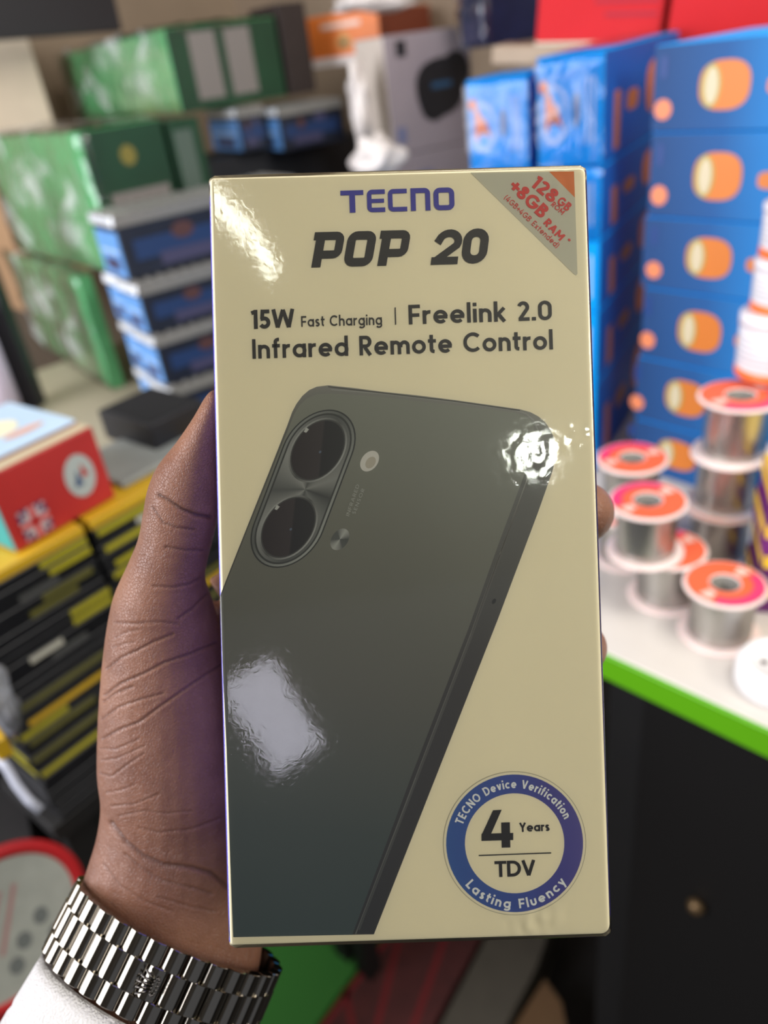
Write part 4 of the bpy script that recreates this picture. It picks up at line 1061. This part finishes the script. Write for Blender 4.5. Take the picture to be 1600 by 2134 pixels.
# dark cartons filling the rows below that upper row
M_blk = mat('carton_black', (24, 25, 30), .5, var=.3, vscale=20)
o = P(470, 440, 1.36); 
zt_ = P(508, 320, 1.33).z-.004
bd0 = Vector((P(452, 440, 1.37).x, P(452, 440, 1.37).y, CZ))
carton('black_carton', 'tall dark carton under the upper row of navy packs, mostly hidden', 'carton', bd0, 30, .36, .16, zt_-CZ, M_blk)

# tan cartons at the far left
M_tan = mat('cardboard_tan', (198, 160, 122), .75, var=.06); M_tan2 = mat('cardboard_pale', (232, 212, 190), .75, var=.05)
oT = P(92, 560, 1.62); oT.z = CZ
oT = Vector((P(60, 540, 1.6).x, P(60, 540, 1.6).y, CZ))
hT = solve(oT, Vector((0, 0, 1)), 1, 300, 2)
carton('cardboard_carton', 'tan cardboard carton at the left edge, behind the large green bundle', 'carton', oT, 40, .12, .22, hT, M_tan)
oT2 = oT+Vector((0, 0, hT+.001)); hT2 = solve(oT2, Vector((0, 0, 1)), 1, 62, 2)
t = carton('cardboard_carton', 'pale cardboard carton at the upper left edge with an orange mark', 'carton', oT2, 40, .14, .22, hT2, M_tan2)
decal(t, 'L', ell(.10, hT2*.6, .02, .045, 16), M_band, 'orange_mark', e=.001)
# shelf beam and post
t = thing('shelf_frame', 'black steel shelf frame: beam across the top left corner and upright at the left edge', 'shelf', Matrix.Translation(P(75, 812, .98)))
a = P(-60, 40, 1.30); b_ = P(238, 22, 1.44)
def beam(a, b, w, h):
    d = (b-a); L = d.length; q = d.to_track_quat('X', 'Z').to_matrix().to_4x4()
    return boxmesh(0, L, -w/2, w/2, -h/2, h/2, .001, 1, Matrix.Translation(a) @ q)
M_bk = mat('black_steel', (26, 24, 30), .5)
under('beam', beam(a, b_, .03, .066), M_bk, t)
pb_ = P(66, 812, .98); pt = pb_+Vector((0, 0, .62)); pb_ = Zp(72, 845, CZ); pbb = pb_.copy(); pbb.z = CZ
under('upright', beam(pbb, pb_+Vector((0, 0, .33)), .03, .03), M_bk, t)
# lilac-white roll beside the post
o = Zp(24, 872, CZ)
t = thing('white_tube', 'pale lilac rolled sheet standing beside the black post at the left edge', 'roll', Matrix.Translation(Vector((o.x, o.y, CZ))))
link('sheet', lathe([(0, 0), (.022, 0), (.022, .17), (.018, .17), (.018, .01), (0, .01)], 28), mat('lilac_white', (206, 194, 214), .5), t)
link('end_cap', lathe([(0, .165), (.0175, .165)], 24), mat('cap_grey', (150, 140, 150), .6), t)

# orange box, white headset box, crumpled bag, navy wrapped pack (upper middle)
M_orb = mat('box_orange', (236, 128, 56), .45); M_grey = mat('box_lilac_grey', (150, 140, 146), .55, var=.04); M_wl = mat('box_white_side', (208, 196, 184), .6)
t, L, D, H, oW = place_carton('headset_box', 'pale grey box printed with a large black headset picture', 'box', 822, 326, 1.22, 28, 990, 765, 76, M_grey)
link('left_panel', boxmesh(-.0006, 0, .001, D-.001, .001, H-.001, 0), M_wl, t)
decal(t, 'R', ell(L*.60, H*.52, L*.28, H*.25, 30, .15, .8), M_blk, 'headset_picture', e=.0008)
decal(t, 'R', ell(L*.80, H*.64, L*.17, H*.17, 20, .2), M_blk, 'headset_cup', e=.0011); decal(t, 'R', ell(L*.52, H*.40, L*.17, H*.16, 20, .2), M_blk, 'headset_cup', e=.0011)
decal(t, 'R', rect(L*.50, H*.52, L*.74, H*.57), mat('teal_glint', (40, 78, 110), .4), 'headset_glint', e=.0014)
decal(t, 'R', rect(L*.13, H*.82, L*.24, H*.95), M_blk, 'code_square', e=.0008)
decal(t, 'R', rect(L*.06, H*.10, L*.16, H*.24), mat('faint_blue', (110, 116, 150), .5), 'small_print', e=.0008)
o2 = Vector((oW.x, oW.y, CZ)) + yawv(28)*.006
t = carton('headset_box', 'second pale grey box directly under the one with the black headset picture', 'box', o2, 28, L*1.02, D, oW.z-CZ-.001, M_grey)
decal(t, 'R', rect(L*.2, oW.z-CZ-.05, L*.4, oW.z-CZ-.03), MATS['faint_blue'], 'small_print', e=.0008)
t, L, D, H, oO = place_carton('orange_box', 'small orange box with white lettering band, lying on top near the back wall', 'box', 795, 108, 1.38, 60, 900, 650, 14, M_orb)
link('lower_edge', boxmesh(-.0008, 0, .001, D-.001, -.012, .002, 0), mat('white_edge', (236, 226, 222), .5), t, 'white lower edge')
link('painted_shade_side', boxmesh(.001, L-.001, -.0006, 0, .001, H-.001, 0), mat('orange_painted_shade', (120, 52, 30), .5), t)  # darker orange panel, shade of this side put into its colour
decal(t, 'L', rect(D*.25, H*.68, D*.80, H*.80), mat('white_print', (244, 216, 200), .5), 'lettering_band', e=.0008)
dro = decal(t, 'L', [(D*.5, H*.62), (D*.62, H*.35), (D*.58, H*.22), (D*.5, H*.18), (D*.42, H*.22), (D*.38, H*.35)], mat('drop_pale', (220, 160, 90), .5), 'drop_emblem', e=.0008)
decal(t, 'L', ell(D*.5, H*.32, D*.06, H*.08, 14), mat('drop_green', (96, 100, 60), .5), 'drop_core', e=.0011)
def lump(name, label, cat, c, r, m, seed, amp=.35, sub=4, part=None):
    bm = bmesh.new(); bmesh.ops.create_icosphere(bm, subdivisions=sub, radius=1)
    for v in bm.verts:
        p = v.co.copy(); k = 1+amp*noise.noise(p*1.7+Vector((seed, 0, 0)))+amp*.5*abs(noise.noise(p*4.5+Vector((0, seed, 0))))
        v.co = Vector((p.x*r[0]*k, p.y*r[1]*k, p.z*r[2]*k))
    o = link(name, frombm(bm, True), m); o.location = c; o['label'] = label; o['category'] = cat
    return o
M_bag = mat('bag_white', (222, 214, 210), .3, coat=.3, bump=.8, bscale=50)
lump('plastic_bag', 'crumpled white plastic bag hanging down left of the headset box', 'bag', P(748, 215, 1.16), (.016, .02, .05), M_bag, 3, .5)
lump('plastic_bag', 'smaller crumpled white plastic heap just above the cream box', 'bag', P(785, 330, 1.08), (.032, .03, .026), M_bag, 8, .5)
t, L, D, H, oN = place_carton('wrapped_pack', 'dark navy pack in shiny film between orange and red boxes at the top', 'pack', 1010, 98, 1.12, 25, 1125, 962, -40, mat('navy_wrap', (22, 34, 74), .4, var=.3))
wrap(t, L, D, H, M_wrap, 10, .006, seed=4)
t, L, D, H, _o = place_carton('grey_carton', 'dusty grey carton above the headset box, behind the orange one', 'carton', 800, 55, 1.64, 20, 975, 770, -60, mat('dusty_grey', (112, 104, 98), .7, var=.1))
decal(t, 'R', rect(L*.30, H*.2, L*.38, H*.45), M_pv, 'small_print', e=.001); decal(t, 'R', rect(L*.62, H*.1, L*.72, H*.4), M_blk, 'small_print', e=.001)
lump('plastic_bag', 'bundle of clear wrinkled plastic at the very top edge, above the orange box', 'bag', P(790, -4, 1.25), (.07, .03, .018), M_bag, 12, .4)
# board the upper things stand on
hz = oO.z

# ------------------------------------------------------------------ pile of thin black and yellow boxes on a low table
ZT = 1.15; hL = .0088
pa = Zp(0, 1191, ZT); yP = 47
end = wall_hit(52, 1565, Vector((pa.x, pa.y, 0)), yP)
end = Vector((end.x, end.y, 0)); bnd = wall_hit(190, 1118, Vector((pa.x, pa.y, 0)), yP); LB_ = (Vector((bnd.x, bnd.y, 0))-end).length
M_bb = mat('slim_black', (24, 24, 27), .42, var=.3, vscale=60); M_y1 = mat('slim_yellow', (170, 160, 36), .45, var=.08); M_y2 = mat('slim_olive', (98, 94, 44), .5, var=.15)
M_y3 = mat('slim_gold', (206, 164, 34), .42); M_w1 = mat('slim_white', (196, 192, 176), .5); M_g1 = mat('slim_grey', (78, 78, 76), .5); M_tl = mat('slim_teal', (40, 60, 62), .5)
lay = [('gold', None), ('b', ('y1', .62, .99)), ('b', ('y1', .66, .99)), ('b', ('g1', .40, .70)), ('b', ('y2', .55, .95)), ('b', ('y2', .42, .80)), ('b', None),
       ('b', ('y1', .66, .99)), ('b', ('y1', .66, .99)), ('b', ('w1', .30, .56)), ('b', ('g1', .45, .74)), ('b', None), ('b', None), ('b', ('y2', .02, .99)), ('b', None), ('b', ('y3', .10, .99)),
       ('b', ('y1', .02, .40)), ('b', ('y2', .05, .6)), ('b', None), ('b', ('y2', .02, .99)), ('b', None), ('b', ('y1', .02, .99)), ('b', None), ('b', ('tl', .5, .8)), ('b', ('y2', .55, .9)), ('b', None), ('b', ('y2', .6, .95)), ('b', None)]
lay2 = [('gold', None), ('b', ('y1', .02, .45)), ('b', ('w1', .2, .5)), ('b', ('y1', .03, .3)), ('b', None), ('b', ('y1', .05, .4)), ('b', ('y1', .02, .5)), ('b', ('y2', .1, .5)), ('b', ('y2', .02, .5)), ('b', ('y1', .05, .5)), ('b', None), ('b', None), ('b', ('y2', .02, .99)), ('b', ('y3', .02, .99)), ('b', None), ('b', ('y2', .02, .99)), ('b', None), ('b', ('y1', .02, .8)), ('b', None), ('b', ('y2', .02, .8)), ('b', None), ('b', ('y1', .02, .9)), ('b', None), ('b', None), ('b', ('y2', .02, .9)), ('b', None), ('b', None), ('b', None)]
COL = dict(y1=M_y1, y2=M_y2, y3=M_y3, w1=M_w1, g1=M_g1, tl=M_tl)
CW = dict(y1='yellow', y2='olive', y3='golden', w1='white', g1='grey', tl='teal')
ordn = ['top', 'second', 'third', 'fourth', 'fifth', 'sixth', 'seventh', 'eighth', 'ninth', 'tenth', 'eleventh', 'twelfth', 'thirteenth', 'fourteenth', 'fifteenth', 'sixteenth', 'seventeenth', 'eighteenth', 'nineteenth', 'twentieth', 'twenty-first', 'twenty-second', 'twenty-third', 'twenty-fourth', 'twenty-fifth', 'twenty-sixth', 'twenty-seventh', 'twenty-eighth']
for colm, (start, ln, ly) in enumerate([(0, LB_-.002, lay), (LB_+.002, .20, lay2)]):
    for k, (c, lb) in enumerate(ly):
        o = end+yawv(yP)*(start+random.uniform(-.0015, .0015)); o.z = ZT-hL*(k+1)
        side = ['left', 'right'][colm]
        lab = '%s slim box from the top of the %s-hand pile, %s' % (ordn[k], side, 'all yellow' if c == 'gold' else ('black with %s edge strip' % CW[lb[0]] if lb else 'plain black edge'))
        if k == 0: lab = 'all yellow slim box topping the %s-hand pile' % side
        t = carton('slim_box', lab, 'box', o+yawv(yP+90)*random.uniform(0, .002), yP, ln, .09, hL-.0003, M_y3 if c == 'gold' else M_bb, 'slim black and yellow boxes', bev=.0005)
        if lb: decal(t, 'R', rect(ln*lb[1], .0012, ln*lb[2], hL-.0016), COL[lb[0]], 'edge_strip', e=.0003)
        if k in (15, 16, 19, 21): decal(t, 'L', rect(.004, .0012, .085, hL-.0016), M_y1, 'end_strip', e=.0003)
zpb = ZT-hL*len(lay)
t = thing('low_table', 'dark low table carrying the piles of slim black and yellow boxes', 'table', frame(Vector((end.x, end.y, 0)), yP))
link('table_top', boxmesh(-.01, .33, .0, .10, zpb-.02, zpb, .001), M_dark, t)
for (x, y) in ((.0, .02), (.30, .02), (.0, .07), (.30, .07)): link('leg', boxmesh(x, x+.03, y, y+.03, 0, zpb-.02, .001), M_dark, t)

# red carton standing on the pile
M_rc = mat('carton_red_deep', (180, 42, 40), .45, var=.12, vscale=18); M_teal = mat('teal_side', (40, 150, 150), .5); M_sheet = mat('pale_blue_sheet', (190, 216, 240), .4, var=.06, vscale=20)
o = Zp(38, 1152, ZT+.0006); yC = 50
L = solve(o, yawv(yC), 0, 242, .5); H = .066
t = carton('red_carton', 'red carton with small union flag and round white emblem, standing on the slim boxes', 'carton', o, yC, L, .11, H, M_rc)
link('left_panel', boxmesh(-.0006, 0, .001, .109, .001, H-.001, 0), M_teal, t, 'teal end panel')
decal(t, 'R', ell(L*.74, H*.50, .0135, .0185, 30), mat('emblem_pale', (176, 184, 180), .5), 'round_emblem', e=.0005)
decal(t, 'R', [(L*.74-.007, H*.5-.008), (L*.74+.001, H*.5-.008), (L*.74-.002, H*.5+.006)], mat('emblem_blue', (60, 84, 120), .5), 'emblem_mark', e=.0008)
decal(t, 'R', [(L*.74+.001, H*.5-.002), (L*.74+.008, H*.5-.002), (L*.74+.003, H*.5+.010)], M_rc, 'emblem_mark', e=.0008)
fx0, fx1, fy0, fy1 = L*.10, L*.36, .004, .030
fl = decal(t, 'R', rect(fx0, fy0, fx1, fy1), mat('flag_blue', (40, 40, 90), .5), 'flag', e=.0005)
fw, fh = fx1-fx0, fy1-fy0; fc = ((fx0+fx1)/2, (fy0+fy1)/2)
MW, MR = mat('flag_white', (214, 206, 206), .5), mat('flag_red', (200, 50, 50), .5)
def fbar(a, b, wd, m, e):
    q = ribbon([a, b], wd)[0]; q = [(min(max(u, fx0), fx1), min(max(v, fy0), fy1)) for u, v in q]; decal(t, 'R', q, m, 'flag_bar', e=e)
fbar((fx0, fy0), (fx1, fy1), .0045, MW, .0007); fbar((fx0, fy1), (fx1, fy0), .0045, MW, .0007)
fbar((fx0, fy0), (fx1, fy1), .0016, MR, .0009); fbar((fx0, fy1), (fx1, fy0), .0016, MR, .0009)
fbar((fc[0], fy0), (fc[0], fy1), .0085, MW, .0011); fbar((fx0, fc[1]), (fx1, fc[1]), .0085, MW, .0011)
fbar((fc[0], fy0), (fc[0], fy1), .0048, MR, .0013); fbar((fx0, fc[1]), (fx1, fc[1]), .0048, MR, .0013)
decal(t, 'T', rect(.001, .001, L-.001, .016), mat('tan_flap', (196, 180, 150), .7), 'top_flap', H=H, e=.0006)
sh = carton('picture_card', 'pale blue glossy picture card lying on the red carton', 'card', o+yawv(yC+90)*.018+Vector((0, 0, H+.0008)), yC, L*.98, .10, .004, M_sheet)
decal(sh, 'T', ell(.045, .05, .022, .02, 18), mat('sheet_cream', (240, 232, 200), .5), 'picture_patch', H=.004); decal(sh, 'T', ell(L*.62, .022, .018, .006, 18), mat('sheet_orange', (220, 170, 150), .5), 'picture_patch', H=.004)
# grey blister and black case behind the red carton
o = Zp(325, 1012, ZT+.0005)+yawv(yP+90)*.004
t = carton('grey_card', 'grey printed card lying on the slim boxes, right of the red carton', 'card', Zp(258, 1020, ZT+.0006), yP, .09, .085, .006, mat('grey_card', (136, 140, 138), .5, var=.12, vscale=40))
t, L, D, H, o = place_carton('black_case', 'open-looking black case behind the red carton, below the blue pack ends', 'case', 330, 950, .80, 47, 440, 222, 888, M_blk, zb=ZT+.0008)
wz = o.z
link('lining', boxmesh(.004, L-.004, .004, D-.004, H-.001, H+.0008, .0005), mat('case_lining', (12, 14, 18), .8), t)

# lower left: plastic bag edge, yellow sachet, black bag with round red-rimmed sign
lump('plastic_bag', 'greyish clear plastic bag bunched at the left edge beside the slim box pile', 'bag', P(-8, 1450, .50), (.010, .012, .024), mat('bag_grey', (150, 152, 158), .25, coat=.5, bump=1, bscale=140), 21, .6, 3)
o = P(8, 1560, .48); t = carton('yellow_sachet', 'tiny bright yellow sachet at the left edge below the grey plastic', 'sachet', P(2, 1590, .47), 40, .009, .02, .016, M_y3)
# curved pale strap
def strap(pts, d, wd, th):
    cs = [P(x, y, d) for x, y in pts]; vs = []; fs = []
    for i, c in enumerate(cs):
        tn = (cs[min(i+1, len(cs)-1)]-cs[max(i-1, 0)]).normalized(); s = tn.cross(FW).normalized()*wd/2
        for a in (s, -s):
            for b in (0, th): vs.append(c+a+FW*b)
    for i in range(len(cs)-1):
        a, b = 4*i, 4*i+4
        fs += [(a, a+2, b+2, b), (a+1, b+1, b+3, a+3), (a, b, b+1, a+1), (a+2, a+3, b+3, b+2)]
    fs += [(0, 1, 3, 2), (4*i+4, 4*i+6, 4*i+7, 4*i+5)]
    return mesh(vs, fs, True)
st = link('pale_strap', strap([(-10, 1575), (12, 1600), (32, 1635), (58, 1668), (84, 1690)], .52, .006, .002), mat('strap_grey', (176, 178, 190), .4)); st['label'] = 'thin pale grey strap curving along the foot of the slim box pile'; st['category'] = 'strap'
# black bag and round sign
sc0 = P(10, 1940, .62); nrm = (-(FW)*.62+RT*.78-UP*.05).normalized()
xx = Vector((0, 0, 1)).cross(nrm).normalized(); yy_ = nrm.cross(xx)
SM = Matrix.Translation(sc0) @ Matrix((xx, yy_, nrm)).transposed().to_4x4() @ Matrix.Scale(1, 4)
t = thing('round_sign', 'round grey sign with a red rim and faint print at the lower left corner', 'sign', SM)
rr_ = 165*.62/1600*1.08
dsc = link('disc', lathe([(0, -.003), (rr_*.985, -.003), (rr_*.985, .0), (0, .0)], 56, False), mat('sign_grey', (166, 168, 160), .5, var=.10, vscale=60), t)
link('rim', lathe([(rr_*.86, -.004), (rr_*1.02, -.004), (rr_*1.03, .001), (rr_*.88, .0015)], 56, True, True), mat('sign_red', (190, 40, 44), .4), t)
for k, (u, v, a) in enumerate([(-.2, .25, .9), (-.05, .18, .9), (.12, .12, .9)]):
    q = ribbon([((u-.28)*rr_, (v-.36)*rr_), ((u+.22)*rr_, (v+.30)*rr_)], .06*rr_)[0]
    link('print_stripe', mesh([(x, y, .0006) for x, y in q], [(0, 1, 2, 3)]), mat('faint_red', (170, 130, 126), .6), t)
for (u, v) in ((.1, -.3), (.38, -.2), (-.1, -.5), (.42, -.55)):
    link('print_spot', mesh([(u*rr_+x*rr_*.09, v*rr_+y*rr_*.12, .0006) for x, y in ell(0, 0, 1, 1, 14)], [tuple(range(14))]), mat('faint_grey', (110, 114, 112), .6), t)
bgb = carton('black_bag', 'black fabric bag under the round sign at the lower left', 'bag', Vector((sc0.x-.23, sc0.y-.01, 0)), 25, .24, .10, .86, mat('black_fabric', (22, 19, 19), .85, var=.3))
link('red_flap', boxmesh(.02, .20, -.004, 0, .62, .69, .001), mat('dark_red', (140, 34, 36), .6), bgb)

# ------------------------------------------------------------------ things on the floor below the box
def floor_poly(name, label, cat, pts, z0, z1, m):
    q = [Zp(x, y, z1) for x, y in pts]
    t = thing(name, label, cat, Matrix.Translation(Vector((sum(p.x for p in q)/len(q), sum(p.y for p in q)/len(q), z0))))
    me = slabxy([(p.x-t.location.x, p.y-t.location.y) for p in q], 0, z1-z0); link('body', me, m, t)
    return t
fz = .14
t = floor_poly('green_crate', 'flat green plastic crate lid below the cream box, beside the wristwatch', 'crate', [(525, 1880), (865, 1850), (610, 2200), (490, 2200)], 0, fz, mat('crate_green', (50, 112, 42), .5))
t = floor_poly('woven_bag', 'dark red woven bag with darker stripes, right of the green lid', 'bag', [(890, 1850), (1050, 1860), (868, 2200), (634, 2200)], 0, fz-.005, mat('bag_maroon', (74, 30, 28), .8, var=.25, vscale=30))
for k, (a, b) in enumerate([((845, 1900), (770, 2200)), ((960, 1860), (840, 2200)), ((720, 2060), (745, 2200)), ((812, 1950), (650, 2170))]):
    a_ = Zp(*a, fz-.004)-t.location; b2_ = Zp(*b, fz-.004)-t.location
    q = ribbon([(a_.x, a_.y), (b2_.x, b2_.y)], .010)[0]; link('stripe', mesh([(x, y, fz-.004) for x, y in q], [(0, 1, 2, 3)]), mat('bag_red', (112, 22, 26), .8), t)
floor_poly('grey_plank', 'dull grey board leaning between the woven bag and the dark cabinet', 'board', [(1062, 1860), (1170, 1860), (1120, 2010), (1020, 2200), (884, 2200)], 0, fz-.01, mat('plank_grey', (78, 72, 62), .7, var=.1))
floor_poly('brown_parcel', 'brown paper parcel at the bottom edge, right of the grey board', 'parcel', [(1135, 2040), (1170, 2090), (1190, 2200), (1030, 2200)], 0, fz-.03, mat('kraft', (104, 76, 48), .8, var=.1))
